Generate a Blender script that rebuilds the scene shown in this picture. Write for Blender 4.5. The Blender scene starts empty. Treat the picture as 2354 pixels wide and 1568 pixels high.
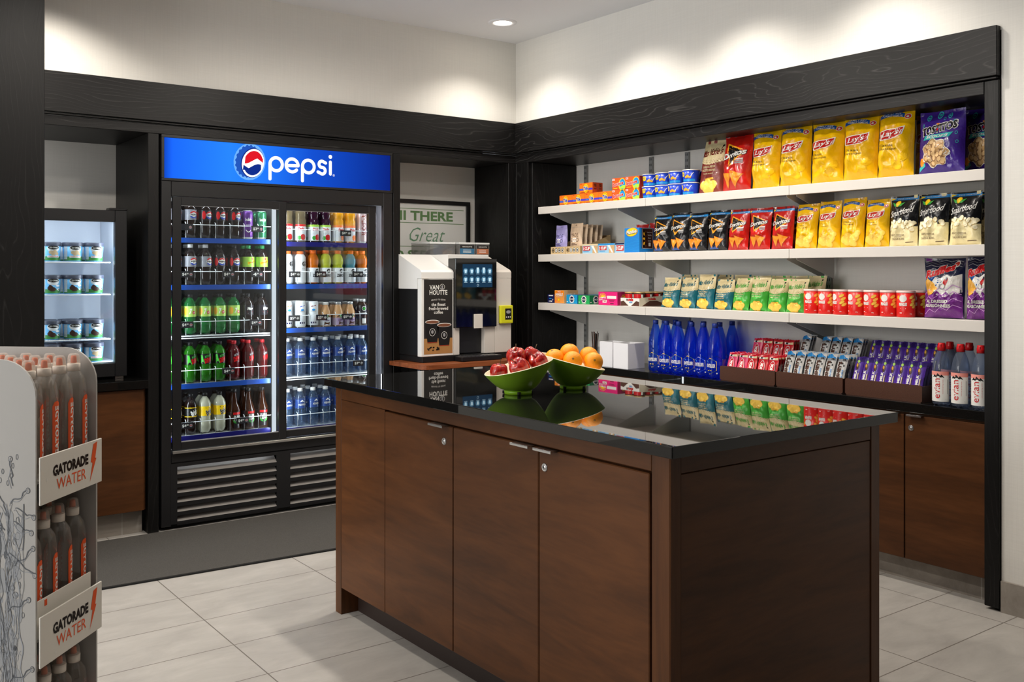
import bpy, bmesh, math, random
from math import sin, cos, pi, radians, sqrt, exp
from mathutils import Vector, Matrix, noise

S = bpy.context.scene
COL = S.collection
RND = random.Random(11)
V3 = Vector

# ------------------------------------------------------------------ colours and materials
def lin(c):
    c = c / 255.0
    return c / 12.92 if c <= 0.04045 else ((c + 0.055) / 1.055) ** 2.4

def rgb(r, g, b):
    return (lin(r), lin(g), lin(b), 1.0)

MATS = {}

def mat(name, col, rough=0.5, metal=0.0, spec=0.5, trans=0.0, ior=1.45, coat=0.0, bump=0.0, bscale=200.0, emit=None, estr=0.0):
    if name in MATS:
        return MATS[name]
    m = bpy.data.materials.new(name)
    m.use_nodes = True
    nt = m.node_tree
    b = nt.nodes['Principled BSDF']
    b.inputs['Base Color'].default_value = rgb(*col)
    b.inputs['Roughness'].default_value = rough
    b.inputs['Metallic'].default_value = metal
    b.inputs['Specular IOR Level'].default_value = spec
    b.inputs['IOR'].default_value = ior
    b.inputs['Transmission Weight'].default_value = trans
    b.inputs['Coat Weight'].default_value = coat
    b.inputs['Coat Roughness'].default_value = 0.08
    if emit:
        b.inputs['Emission Color'].default_value = rgb(*emit)
        b.inputs['Emission Strength'].default_value = estr
    if bump:
        tc = nt.nodes.new('ShaderNodeTexCoord')
        n = nt.nodes.new('ShaderNodeTexNoise')
        n.inputs['Scale'].default_value = bscale
        n.inputs['Detail'].default_value = 3
        bp = nt.nodes.new('ShaderNodeBump')
        bp.inputs['Strength'].default_value = bump
        bp.inputs['Distance'].default_value = 0.004
        nt.links.new(tc.outputs['Object'], n.inputs['Vector'])
        nt.links.new(n.outputs['Fac'], bp.inputs['Height'])
        nt.links.new(bp.outputs['Normal'], b.inputs['Normal'])
    MATS[name] = m
    return m

def nodes_of(name, col=(128, 128, 128), rough=0.5, spec=0.5):
    m = mat(name, col, rough, spec=spec)
    nt = m.node_tree
    return m, nt, nt.nodes['Principled BSDF'], nt.nodes.new, nt.links.new

def ramp(nt, stops):
    r = nt.nodes.new('ShaderNodeValToRGB')
    el = r.color_ramp.elements
    while len(el) < len(stops):
        el.new(0.5)
    for e, (p, c) in zip(el, stops):
        e.position = p
        e.color = rgb(*c)
    return r

def wood(name, dark, mid, light, scale, rough=0.34, fine=1.0):
    """grain runs along the axis that has the smallest scale"""
    m, nt, b, new, ln = nodes_of(name, mid, rough, 0.28)
    tc = new('ShaderNodeTexCoord')
    mp = new('ShaderNodeMapping')
    mp.inputs['Scale'].default_value = scale
    ln(tc.outputs['Object'], mp.inputs['Vector'])
    n1 = new('ShaderNodeTexNoise')
    n1.inputs['Scale'].default_value = 1.0
    n1.inputs['Detail'].default_value = 6
    n1.inputs['Roughness'].default_value = 0.62
    n1.inputs['Distortion'].default_value = 0.9
    ln(mp.outputs['Vector'], n1.inputs['Vector'])
    n2 = new('ShaderNodeTexNoise')
    n2.inputs['Scale'].default_value = 9.0
    n2.inputs['Detail'].default_value = 2
    ln(mp.outputs['Vector'], n2.inputs['Vector'])
    mx = new('ShaderNodeMath'); mx.operation = 'MULTIPLY_ADD'
    mx.inputs[1].default_value = 0.22 * fine
    ln(n2.outputs['Fac'], mx.inputs[0])
    ln(n1.outputs['Fac'], mx.inputs[2])
    r = ramp(nt, [(0.30, dark), (0.62, mid), (0.95, light)])
    ln(mx.outputs[0], r.inputs['Fac'])
    ln(r.outputs['Color'], b.inputs['Base Color'])
    bp = new('ShaderNodeBump'); bp.inputs['Strength'].default_value = 0.12
    bp.inputs['Distance'].default_value = 0.002
    ln(n2.outputs['Fac'], bp.inputs['Height'])
    ln(bp.outputs['Normal'], b.inputs['Normal'])
    return m

def ash_black(name, along, rough=0.40, tone=1.0):
    """black stained open-grain ash: thin grey grain lines that wander along the board"""
    m, nt, b, new, ln = nodes_of(name, (20, 20, 20), rough, 0.32)
    tc = new('ShaderNodeTexCoord'); sp = new('ShaderNodeSeparateXYZ'); ln(tc.outputs['Object'], sp.inputs[0])
    def math_(op, a, c):
        n = new('ShaderNodeMath'); n.operation = op
        for k, v in enumerate((a, c)):
            if isinstance(v, (int, float)): n.inputs[k].default_value = v
            elif v is not None: ln(v, n.inputs[k])
        return n.outputs[0]
    across = sp.outputs['Z'] if along != 'z' else math_('ADD', sp.outputs['X'], sp.outputs['Y'])
    def tex(sc, det, dist=0.0):
        mp = new('ShaderNodeMapping'); mp.inputs['Scale'].default_value = sc; ln(tc.outputs['Object'], mp.inputs['Vector'])
        n = new('ShaderNodeTexNoise'); n.inputs['Scale'].default_value = 1.0; n.inputs['Detail'].default_value = det; n.inputs['Distortion'].default_value = dist
        ln(mp.outputs['Vector'], n.inputs['Vector']); return n.outputs['Fac']
    big = {'x': (1.1, 3, 5), 'y': (3, 1.1, 5), 'z': (5, 5, 1.0)}[along]
    fine = {'x': (9, 60, 190), 'y': (60, 9, 190), 'z': (190, 190, 9)}[along]
    warp = math_('MULTIPLY', tex(big, 2.5, .4), 15.0)
    s = math_('SINE', math_('ADD', math_('MULTIPLY', across, 300.0), math_('MULTIPLY', warp, 6.2832)), None)
    line = math_('POWER', math_('MAXIMUM', s, 0.0), 5.0)
    v = math_('MULTIPLY', line, math_('MULTIPLY', tex(fine, 2), math_('MULTIPLY', tex(big, 4), 1.7)))
    r = ramp(nt, [(p, tuple(k * tone for k in c)) for p, c in ((0.08, (19, 18, 18)), (0.30, (27, 26, 26)), (0.70, (56, 55, 54)))])
    ln(v, r.inputs['Fac']); ln(r.outputs['Color'], b.inputs['Base Color'])
    bp = new('ShaderNodeBump'); bp.inputs['Strength'].default_value = 0.2; bp.inputs['Distance'].default_value = 0.001
    ln(v, bp.inputs['Height']); ln(bp.outputs['Normal'], b.inputs['Normal'])
    return m

def wallpaper(name, c1, c2):
    m, nt, b, new, ln = nodes_of(name, c1, 0.75, 0.25)
    tc = new('ShaderNodeTexCoord')
    out = []
    for sc in ((6, 6, 420), (420, 420, 6)):
        mp = new('ShaderNodeMapping'); mp.inputs['Scale'].default_value = sc
        ln(tc.outputs['Object'], mp.inputs['Vector'])
        n = new('ShaderNodeTexNoise'); n.inputs['Scale'].default_value = 1.0; n.inputs['Detail'].default_value = 2
        ln(mp.outputs['Vector'], n.inputs['Vector'])
        out.append(n)
    ad = new('ShaderNodeMath'); ad.operation = 'ADD'
    ln(out[0].outputs['Fac'], ad.inputs[0]); ln(out[1].outputs['Fac'], ad.inputs[1])
    hf = new('ShaderNodeMath'); hf.operation = 'MULTIPLY'; hf.inputs[1].default_value = 0.5
    ln(ad.outputs[0], hf.inputs[0])
    r = ramp(nt, [(0.30, c2), (0.70, c1)])
    ln(hf.outputs[0], r.inputs['Fac']); ln(r.outputs['Color'], b.inputs['Base Color'])
    bp = new('ShaderNodeBump'); bp.inputs['Strength'].default_value = 0.10; bp.inputs['Distance'].default_value = 0.001
    ln(hf.outputs[0], bp.inputs['Height']); ln(bp.outputs['Normal'], b.inputs['Normal'])
    return m

def stone(name, c1, c2, grout, bw, bh, off, rough=0.45, swap=None, mortar=0.0022):
    """large format tile with thin grout joints"""
    m, nt, b, new, ln = nodes_of(name, c1, rough, 0.4)
    tc = new('ShaderNodeTexCoord')
    mp = new('ShaderNodeMapping'); mp.inputs['Location'].default_value = off
    if swap:
        mp.inputs['Rotation'].default_value = swap
    ln(tc.outputs['Object'], mp.inputs['Vector'])
    br = new('ShaderNodeTexBrick')
    br.offset = 0.0; br.squash = 1.0
    br.inputs['Scale'].default_value = 1.0
    br.inputs['Brick Width'].default_value = bw
    br.inputs['Row Height'].default_value = bh
    br.inputs['Mortar Size'].default_value = mortar
    br.inputs['Mortar Smooth'].default_value = 0.0
    br.inputs['Bias'].default_value = 0.0
    br.inputs['Color1'].default_value = (0.42, 0.42, 0.42, 1)
    br.inputs['Color2'].default_value = (0.58, 0.58, 0.58, 1)
    br.inputs['Mortar'].default_value = (0.5, 0.5, 0.5, 1)
    ln(mp.outputs['Vector'], br.inputs['Vector'])
    st = new('ShaderNodeMapping'); st.inputs['Scale'].default_value = (1.0, 2.4, 2.4)
    ln(tc.outputs['Object'], st.inputs['Vector'])
    n = new('ShaderNodeTexNoise'); n.inputs['Scale'].default_value = 3.2; n.inputs['Detail'].default_value = 9
    n.inputs['Roughness'].default_value = 0.66; n.inputs['Distortion'].default_value = 0.4
    ln(st.outputs['Vector'], n.inputs['Vector'])
    ad = new('ShaderNodeMath'); ad.operation = 'MULTIPLY_ADD'; ad.inputs[1].default_value = 0.35
    ln(br.outputs['Color'], ad.inputs[0]); ln(n.outputs['Fac'], ad.inputs[2])
    r = ramp(nt, [(0.45, c2), (0.9, c1)])
    ln(ad.outputs[0], r.inputs['Fac'])
    mix = new('ShaderNodeMix'); mix.data_type = 'RGBA'
    ln(br.outputs['Fac'], mix.inputs[0])
    ln(r.outputs['Color'], mix.inputs[6])
    mix.inputs[7].default_value = rgb(*grout)
    ln(mix.outputs[2], b.inputs['Base Color'])
    bp = new('ShaderNodeBump'); bp.inputs['Strength'].default_value = 0.06; bp.inputs['Distance'].default_value = 0.002
    ln(n.outputs['Fac'], bp.inputs['Height']); ln(bp.outputs['Normal'], b.inputs['Normal'])
    return m

def speckle(name, c1, c2, scale, rough, spec=0.5, bump=0.0, coat=0.0):
    m, nt, b, new, ln = nodes_of(name, c1, rough, spec)
    b.inputs['Coat Weight'].default_value = coat
    b.inputs['Coat Roughness'].default_value = 0.02
    tc = new('ShaderNodeTexCoord')
    n = new('ShaderNodeTexNoise'); n.inputs['Scale'].default_value = scale; n.inputs['Detail'].default_value = 2
    ln(tc.outputs['Object'], n.inputs['Vector'])
    r = ramp(nt, [(0.42, c1), (0.72, c2)])
    ln(n.outputs['Fac'], r.inputs['Fac']); ln(r.outputs['Color'], b.inputs['Base Color'])
    if bump:
        bp = new('ShaderNodeBump'); bp.inputs['Strength'].default_value = bump; bp.inputs['Distance'].default_value = 0.004
        ln(n.outputs['Fac'], bp.inputs['Height']); ln(bp.outputs['Normal'], b.inputs['Normal'])
    return m

def thin_clear(name, tint, fres=1.45, haze=0.0, hazecol=(200, 200, 200)):
    """thin clear sheet: see-through with a fresnel reflection (window glass, acrylic, pet walls)"""
    if name in MATS:
        return MATS[name]
    m = bpy.data.materials.new(name); m.use_nodes = True
    nt = m.node_tree; nt.nodes.clear(); new = nt.nodes.new; ln = nt.links.new
    o = new('ShaderNodeOutputMaterial')
    t = new('ShaderNodeBsdfTransparent'); t.inputs['Color'].default_value = rgb(*tint)
    g = new('ShaderNodeBsdfGlossy'); g.inputs['Roughness'].default_value = 0.02
    f = new('ShaderNodeFresnel')
    ge = new('ShaderNodeNewGeometry'); iw = new('ShaderNodeMapRange')   # same reflectance from both sides of the sheet
    iw.inputs['To Min'].default_value = fres; iw.inputs['To Max'].default_value = 1.0 / fres
    ln(ge.outputs['Backfacing'], iw.inputs['Value']); ln(iw.outputs['Result'], f.inputs['IOR'])
    mx = new('ShaderNodeMixShader')
    ln(f.outputs[0], mx.inputs[0]); ln(t.outputs[0], mx.inputs[1]); ln(g.outputs[0], mx.inputs[2])
    last = mx
    if haze:
        d = new('ShaderNodeBsdfDiffuse'); d.inputs['Color'].default_value = rgb(*hazecol)
        m2 = new('ShaderNodeMixShader'); m2.inputs[0].default_value = haze
        ln(mx.outputs[0], m2.inputs[1]); ln(d.outputs[0], m2.inputs[2]); last = m2
    ln(last.outputs[0], o.inputs['Surface'])
    MATS[name] = m
    return m

def glow(name, col, strength, stops=None):
    """a lit surface: lamp lens, led strip, backlit sign, screen"""
    if name in MATS:
        return MATS[name]
    m = bpy.data.materials.new(name); m.use_nodes = True
    nt = m.node_tree; nt.nodes.clear(); new = nt.nodes.new; ln = nt.links.new
    o = new('ShaderNodeOutputMaterial')
    e = new('ShaderNodeEmission'); e.inputs['Color'].default_value = rgb(*col); e.inputs['Strength'].default_value = strength
    ln(e.outputs[0], o.inputs['Surface'])
    if stops:
        tc = new('ShaderNodeTexCoord'); sx = new('ShaderNodeSeparateXYZ')
        ln(tc.outputs['Generated'], sx.inputs[0])
        r = ramp(nt, stops)
        ln(sx.outputs['X'], r.inputs['Fac']); ln(r.outputs['Color'], e.inputs['Color'])
    MATS[name] = m
    return m

# ------------------------------------------------------------------ text outlines
_TX = {}
def text2d(s, bold=0.0, shear=0.0, space=1.0):
    key = (s, bold, shear, space)
    if key in _TX:
        return _TX[key]
    cu = bpy.data.curves.new('lettering', 'FONT')
    cu.body = s; cu.resolution_u = 2; cu.offset = bold; cu.shear = shear; cu.space_character = space
    cu.fill_mode = 'BOTH'
    ob = bpy.data.objects.new('lettering', cu); COL.objects.link(ob)
    dg = bpy.context.evaluated_depsgraph_get(); dg.update()
    me = ob.evaluated_get(dg).to_mesh()
    vs = [(v.co.x, v.co.y) for v in me.vertices]
    fs = [tuple(p.vertices) for p in me.polygons]
    ob.evaluated_get(dg).to_mesh_clear()
    bpy.data.objects.remove(ob); bpy.data.curves.remove(cu)
    x0 = min(v[0] for v in vs); x1 = max(v[0] for v in vs)
    y0 = min(v[1] for v in vs); y1 = max(v[1] for v in vs)
    out = ([((x - x0) / (x1 - x0) - 0.5, (y - y0) / (y1 - y0) - 0.5) for x, y in vs], fs, (x1 - x0) / (y1 - y0))
    _TX[key] = out
    return out

def finer(vs, fs, w, h):
    """split long triangles so that lettering can follow a crumpled surface"""
    vs = list(vs); work = [f for f in fs]; out = []
    tri = []
    for f in work:
        for k in range(1, len(f) - 1):
            tri.append((f[0], f[k], f[k + 1]))
    while tri:
        t = tri.pop()
        best, bl = 0, 0
        for k in range(3):
            a, b = vs[t[k]], vs[t[(k + 1) % 3]]
            l = ((a[0] - b[0]) * w) ** 2 + ((a[1] - b[1]) * h * 4) ** 2
            if l > bl: bl, best = l, k
        if bl < 0.14 ** 2 or len(vs) > 6000:
            out.append(t); continue
        a, b, c = t[best], t[(best + 1) % 3], t[(best + 2) % 3]
        vs.append(((vs[a][0] + vs[b][0]) / 2, (vs[a][1] + vs[b][1]) / 2)); k = len(vs) - 1
        tri += [(a, k, c), (k, b, c)]
    return vs, out

def dense(pts, closed, step=0.11):
    out = []; n = len(pts)
    for i in range(n if closed else n - 1):
        a, b = pts[i], pts[(i + 1) % n]
        k = max(1, int(sqrt((a[0] - b[0]) ** 2 + ((a[1] - b[1]) * 4) ** 2) / step))
        out += [(a[0] + (b[0] - a[0]) * j / k, a[1] + (b[1] - a[1]) * j / k) for j in range(k)]
    if not closed:
        out.append(pts[-1])
    return out

# ------------------------------------------------------------------ mesh builder
class MB:
    def __init__(s):
        s.v = []; s.f = []; s.m = []; s.sm = []; s.mats = []

    def mi(s, m):
        if m not in s.mats:
            s.mats.append(m)
        return s.mats.index(m)

    def add(s, vs, fs, m, smooth=False):
        b = len(s.v); s.v += [tuple(v) for v in vs]
        k = s.mi(m)
        for f in fs:
            s.f.append(tuple(b + i for i in f)); s.m.append(k); s.sm.append(smooth)
        return s

    def box(s, x0, x1, y0, y1, z0, z1, m, bev=0.0, seg=2):
        if bev:
            bm = bmesh.new(); bmesh.ops.create_cube(bm, size=1.0)
            for v in bm.verts:
                v.co = ((x0 + x1) / 2 + v.co.x * (x1 - x0), (y0 + y1) / 2 + v.co.y * (y1 - y0), (z0 + z1) / 2 + v.co.z * (z1 - z0))
            bmesh.ops.bevel(bm, geom=list(bm.edges), offset=bev, segments=seg, affect='EDGES', profile=0.5)
            bm.verts.index_update()
            s.add([v.co[:] for v in bm.verts], [[v.index for v in f.verts] for f in bm.faces], m, False)
            bm.free()
            return s
        vs = [(x, y, z) for z in (z0, z1) for y in (y0, y1) for x in (x0, x1)]
        return s.add(vs, [(0, 2, 3, 1), (4, 5, 7, 6), (0, 1, 5, 4), (2, 6, 7, 3), (0, 4, 6, 2), (1, 3, 7, 5)], m)

    def prism(s, pts, a0, a1, axis, m, smooth=False):
        """closed 2d outline pushed along an axis; pts are the two other axes in order"""
        n = len(pts)
        def P(p, a):
            return {'x': (a, p[0], p[1]), 'y': (p[0], a, p[1]), 'z': (p[0], p[1], a)}[axis]
        vs = [P(p, a0) for p in pts] + [P(p, a1) for p in pts]
        fs = [tuple(range(n)), tuple(range(2 * n - 1, n - 1, -1))]
        s.add(vs, fs, m, False)
        s.add(vs, [(i, (i + 1) % n, n + (i + 1) % n, n + i) for i in range(n)], m, smooth)
        return s

    def lathe(s, prof, m, seg=24, c=(0, 0, 0), mfn=None, smooth=True, rfn=None, cap=True):
        """profile of (radius, z); mfn(i) material by band; rfn(angle, r, z) may change r or z"""
        rings = []
        for r, z in prof:
            ring = []
            for k in range(seg):
                a = 2 * pi * k / seg
                rr, zz = rfn(a, r, z) if rfn else (r, z)
                ring.append((c[0] + rr * sin(a), c[1] - rr * cos(a), c[2] + zz))
            rings.append(ring)
        vs = [p for r in rings for p in r]
        for i in range(len(prof) - 1):
            fs = [(i * seg + k, i * seg + (k + 1) % seg, (i + 1) * seg + (k + 1) % seg, (i + 1) * seg + k) for k in range(seg)]
            if i == 0 and cap and prof[0][0] > 1e-6:
                fs.append(tuple(range(seg - 1, -1, -1)))
            if i == len(prof) - 2 and cap and prof[-1][0] > 1e-6:
                fs.append(tuple((i + 1) * seg + k for k in range(seg)))
            mm = mfn(i) if mfn else m
            if i == 0:
                b0 = len(s.v); s.v += [tuple(v) for v in vs]
            k_ = s.mi(mm)
            for f in fs:
                s.f.append(tuple(b0 + q for q in f)); s.m.append(k_); s.sm.append(smooth and len(f) == 4)
        return s

    def grid(s, P, nu, nv, m, mfn=None, smooth=True):
        """P(u,v) for u,v in 0..1"""
        vs = [P(i / nu, j / nv) for j in range(nv + 1) for i in range(nu + 1)]
        b0 = len(s.v); s.v += [tuple(v) for v in vs]
        for j in range(nv):
            for i in range(nu):
                mm = mfn((i + .5) / nu, (j + .5) / nv) if mfn else m
                a = b0 + j * (nu + 1) + i
                s.f.append((a, a + 1, a + nu + 2, a + nu + 1)); s.m.append(s.mi(mm)); s.sm.append(smooth)
        return s

    def tube(s, pts, r, m, seg=6, closed=False):
        pts = [V3(p) for p in pts]; n = len(pts); rings = []
        for i, p in enumerate(pts):
            d = (pts[min(i + 1, n - 1)] - pts[max(i - 1, 0)]).normalized()
            a = d.cross(V3((0, 0, 1)))
            if a.length < 1e-3:
                a = d.cross(V3((0, 1, 0)))
            a.normalize(); b = d.cross(a)
            rr = r[i] if isinstance(r, (list, tuple)) else r
            rings.append([p + a * rr * cos(2 * pi * k / seg) + b * rr * sin(2 * pi * k / seg) for k in range(seg)])
        vs = [q for g in rings for q in g]
        fs = [(i * seg + k, i * seg + (k + 1) % seg, (i + 1) * seg + (k + 1) % seg, (i + 1) * seg + k) for i in range(n - 1) for k in range(seg)]
        fs += [tuple(range(seg - 1, -1, -1)), tuple((n - 1) * seg + k for k in range(seg))]
        return s.add(vs, fs, m, True)

    # --- printed graphics laid on a surface: F(x, y, layer) -> point
    def text(s, F, t, cx, cy, w, h, m, L=2, bold=0.012, shear=0.0, rot=0.0, arc=0.0, fit=False):
        vs, fs, asp = text2d(t, bold, shear)
        if getattr(F, 'rel', None):
            vs, fs = finer(vs, fs, w, h)
        if fit and w / h > asp:
            w = h * asp
        elif fit:
            h = w / asp
        c, q = cos(rot), sin(rot)
        out = []
        for x, y in vs:
            X, Y = x * w, y * h
            Y -= arc * (2 * x) ** 2
            out.append(F(cx + X * c - Y * q, cy + X * q + Y * c, L))
        return s.add(out, fs, m, False)

    def poly(s, F, pts, m, L=1, rings=2):
        """star-shaped outline filled around its middle"""
        if getattr(F, 'rel', None):
            pts = dense(pts, True); mx = sum(p[0] for p in pts) / len(pts); mz = sum(p[1] for p in pts) / len(pts)
            rings = max(rings, 3, int(max(sqrt((p[0] - mx) ** 2 + ((p[1] - mz) * 3) ** 2) for p in pts) / .10))
        n = len(pts); cx = sum(p[0] for p in pts) / n; cy = sum(p[1] for p in pts) / n
        vs = [F(cx, cy, L)]; fs = []
        for r in range(1, rings + 1):
            k = r / rings
            vs += [F(cx + (x - cx) * k, cy + (y - cy) * k, L) for x, y in pts]
        for i in range(n):
            fs.append((0, 1 + i, 1 + (i + 1) % n))
            for r in range(rings - 1):
                a = 1 + r * n; b = a + n
                fs.append((a + i, b + i, b + (i + 1) % n, a + (i + 1) % n))
        return s.add(vs, fs, m, False)

    def oval(s, F, cx, cy, rx, ry, m, L=1, n=20, rings=2, rot=0.0):
        c, q = cos(rot), sin(rot)
        k_ = getattr(F, 'rel', None)
        if k_ and rot:          # turn in real proportions, not in the stretched label units
            ry = ry / k_
            return s.poly(F, [(cx + rx * cos(t) * c - ry * sin(t) * q, cy + (rx * cos(t) * q + ry * sin(t) * c) * k_) for t in [2 * pi * k / n for k in range(n)]], m, L, rings)
        return s.poly(F, [(cx + rx * cos(2 * pi * k / n) * c - ry * sin(2 * pi * k / n) * q, cy + rx * cos(2 * pi * k / n) * q + ry * sin(2 * pi * k / n) * c) for k in range(n)], m, L, rings)

    def ring(s, F, cx, cy, rx, ry, t, m, L=1, n=28):
        vs = []
        for k in range(n):
            a = 2 * pi * k / n
            vs += [F(cx + rx * cos(a), cy + ry * sin(a), L), F(cx + (rx - t) * cos(a), cy + (ry - t) * sin(a), L)]
        return s.add(vs, [(2 * k, 2 * ((k + 1) % n), 2 * ((k + 1) % n) + 1, 2 * k + 1) for k in range(n)], m)

    def rect(s, F, x0, x1, y0, y1, m, L=1, nu=6, nv=2):
        return s.grid(lambda u, v: F(x0 + (x1 - x0) * u, y0 + (y1 - y0) * v, L), nu, nv, m, smooth=False)

    def line(s, F, pts, w, m, L=1, closed=False):
        if getattr(F, 'rel', None):
            pts = dense(pts, closed)
        n = len(pts); vs = []; P = [V3((p[0], p[1], 0)) for p in pts]
        for i in range(n):
            a = P[i - 1] if (closed or i > 0) else P[i]; b = P[(i + 1) % n] if (closed or i < n - 1) else P[i]
            d = (b - a).normalized(); nn = V3((-d.y, d.x, 0)) * w / 2
            vs += [F(P[i].x + nn.x, P[i].y + nn.y, L), F(P[i].x - nn.x, P[i].y - nn.y, L)]
        return s.add(vs, [(2 * i, 2 * ((i + 1) % n), 2 * ((i + 1) % n) + 1, 2 * i + 1) for i in range(n if closed else n - 1)], m)

    def mesh(s, name):
        me = bpy.data.meshes.new(name)
        me.from_pydata(s.v, [], s.f); me.update()
        for m in s.mats:
            me.materials.append(m)
        me.polygons.foreach_set('material_index', s.m)
        me.polygons.foreach_set('use_smooth', s.sm)
        me.update()
        return me

    def build(s, name, parent=None, loc=(0, 0, 0), rz=0.0):
        o = bpy.data.objects.new(name, s.mesh(name)); COL.objects.link(o)
        o.location = loc; o.rotation_euler = (0, 0, rz)
        if parent:
            o.parent = parent
        return o

def tag(o, label, cat, group=None):
    o['label'] = label; o['category'] = cat
    if group:
        o['group'] = group
    return o

def structure(o):
    o['kind'] = 'structure'
    return o

def empty(name, loc=(0, 0, 0), rz=0.0):
    o = bpy.data.objects.new(name, None); COL.objects.link(o)
    o.location = loc; o.rotation_euler = (0, 0, rz); o.empty_display_size = 0.05
    return o

KIDS = {}
def kids(o):
    return [c for c in o.children]

def dup(root, loc, rz=None, label=None, group=None, scale=None, cat=None, rot=None):
    r = root.copy(); COL.objects.link(r); r.location = loc
    if rz is not None:
        r.rotation_euler = (0, 0, rz)
    if rot is not None:
        r.rotation_euler = rot
    if scale is not None:
        r.scale = scale
    if label: r['label'] = label
    if group: r['group'] = group
    if cat: r['category'] = cat
    for ch in kids(root):
        c = ch.copy(); COL.objects.link(c); c.parent = r
        for g in kids(ch):
            d = g.copy(); COL.objects.link(d); d.parent = c
    return r

class Kind:
    """first placement uses the modelled thing itself, every later one a copy"""
    def __init__(s, root):
        s.root = root; s.used = False
    def put(s, loc, rz=0.0, label=None, cat=None, group=None, scale=(1, 1, 1), rot=None):
        if not s.used:
            s.used = True
            r = s.root; r.location = loc; r.scale = scale
            r.rotation_euler = rot if rot is not None else (0, 0, rz)
            r['label'] = label; r['category'] = cat
            if group: r['group'] = group
            return r
        return dup(s.root, loc, rz, label, group, scale, cat, rot)

ORD = ['first', 'second', 'third', 'fourth', 'fifth', 'sixth', 'seventh', 'eighth', 'ninth', 'tenth', 'eleventh', 'twelfth']
RW = -pi / 2      # things on the right-hand wall face -X

def flat(yf):
    """front face at local y = yf, looking towards -Y"""
    return lambda x, z, L=1: (x, yf - 0.0005 * L, z)

def side_x(xf, sgn=1):
    """side face at local x = xf; its across-coordinate runs along +Y for sgn=1"""
    return lambda a, z, L=1: (xf + sgn * 0.0005 * L, a * sgn, z)

def cyl(r, rfn=None):
    def F(x, z, L=1):
        R = (rfn(z) if rfn else r) + 0.0004 * L
        a = x / (rfn(z) if rfn else r)
        return (R * sin(a), -R * cos(a), z)
    return F
# ================================================================== PLACE: measures in metres
# camera stands at (0, 0, 1.32); the drinks wall runs along X at y = 4.994, the snack wall along Y at x = 3.756
XR, YL, CEIL = 3.756, 4.994, 2.80
Z_S1, Z_S2, Z_S3, Z_C = 1.731, 1.430, 1.125, 0.768      # shelf tops and snack counter top
Z_ISL = 0.908

BLKH = ash_black('black_ash_along_x', 'x', 0.42, 0.88)
BLKY = ash_black('black_ash_along_y', 'y')
BLKV = ash_black('black_ash_upright', 'z', 0.44, 0.62)
WALLM = wallpaper('pale_woven_wallpaper', (234, 232, 226), (226, 224, 218))
CEILM = mat('ceiling_paint', (238, 239, 242), 0.9, spec=0.2)
FLOORM = stone('grey_floor_tile', (178, 174, 168), (153, 149, 144), (108, 102, 95), 0.60, 0.3045, (-1.255, -3.631 + 0.3045 * 20, 0))
KICKM = stone('grey_skirting_tile', (168, 161, 152), (128, 121, 113), (168, 164, 158), 0.60, 9.0, (-0.31, 0, 0), 0.5)
KICKY = stone('grey_skirting_tile_side', (168, 161, 152), (128, 121, 113), (168, 164, 158), 0.60, 9.0, (-0.31, 0, 0), 0.5, swap=(0, 0, pi / 2), mortar=0.003)
WALNUT = wood('walnut_flat', (52, 30, 15), (80, 47, 23), (102, 62, 32), (1.3, 1.3, 9), 0.40)
WALNUTV = wood('walnut_upright', (52, 30, 15), (78, 46, 23), (96, 59, 31), (14, 14, 1.2), 0.40)
GRANITE = speckle('black_speckled_granite', (11, 11, 11), (30, 30, 29), 700, 0.016, spec=0.42)
STEEL = mat('brushed_steel', (190, 190, 190), 0.28, metal=1.0)
BLACKP = mat('black_satin_metal', (22, 22, 23), 0.38)
RUBBER = mat('black_rubber', (14, 14, 14), 0.7)
WHITEM = mat('white_enamel', (226, 224, 219), 0.35)

# ---- floor, ceiling, walls
b = MB(); b.box(-4, 5.0, -4, 6.4, -0.12, 0, FLOORM); structure(b.build('floor'))
b = MB(); b.box(-4, 5.0, -4, 6.4, CEIL, CEIL + 0.1, CEILM)
structure(b.build('ceiling'))
b = MB()
b.box(-4, 3.768, 5.006, 5.60, 2.262, CEIL, WALLM)           # bulkhead over the drinks wall
b.box(-4, 3.768, 5.60, 5.75, 0, CEIL, WALLM)               # back of the freezer and fridge recess
b.box(2.90, 3.768, 5.381, 5.60, 0, 2.262, WALLM)            # back of the coffee recess
structure(b.build('wall_left'))
b = MB()
b.box(3.768, 4.30, -4, 1.8685, 0, CEIL, WALLM)             # plain wall past the shelving
b.box(3.768, 4.30, 1.8685, 5.75, 2.262, CEIL, WALLM)       # bulkhead over the shelving
b.box(4.143, 4.30, 1.8685, 5.75, 0, 2.262, WALLM)          # back of the shelving recess
structure(b.build('wall_right'))
b = MB(); b.box(3.757, 3.768, -4, 1.866, 0, 0.122, KICKY)
structure(b.build('baseboard_right'))
b = MB(); b.box(-4, 3.768, -1.75, -1.6, 0, CEIL, mat('dark_light_block', (44, 41, 38), .7)); structure(b.build('light_block_wall'))  # unseen wall added behind the camera to block light from that side

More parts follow.
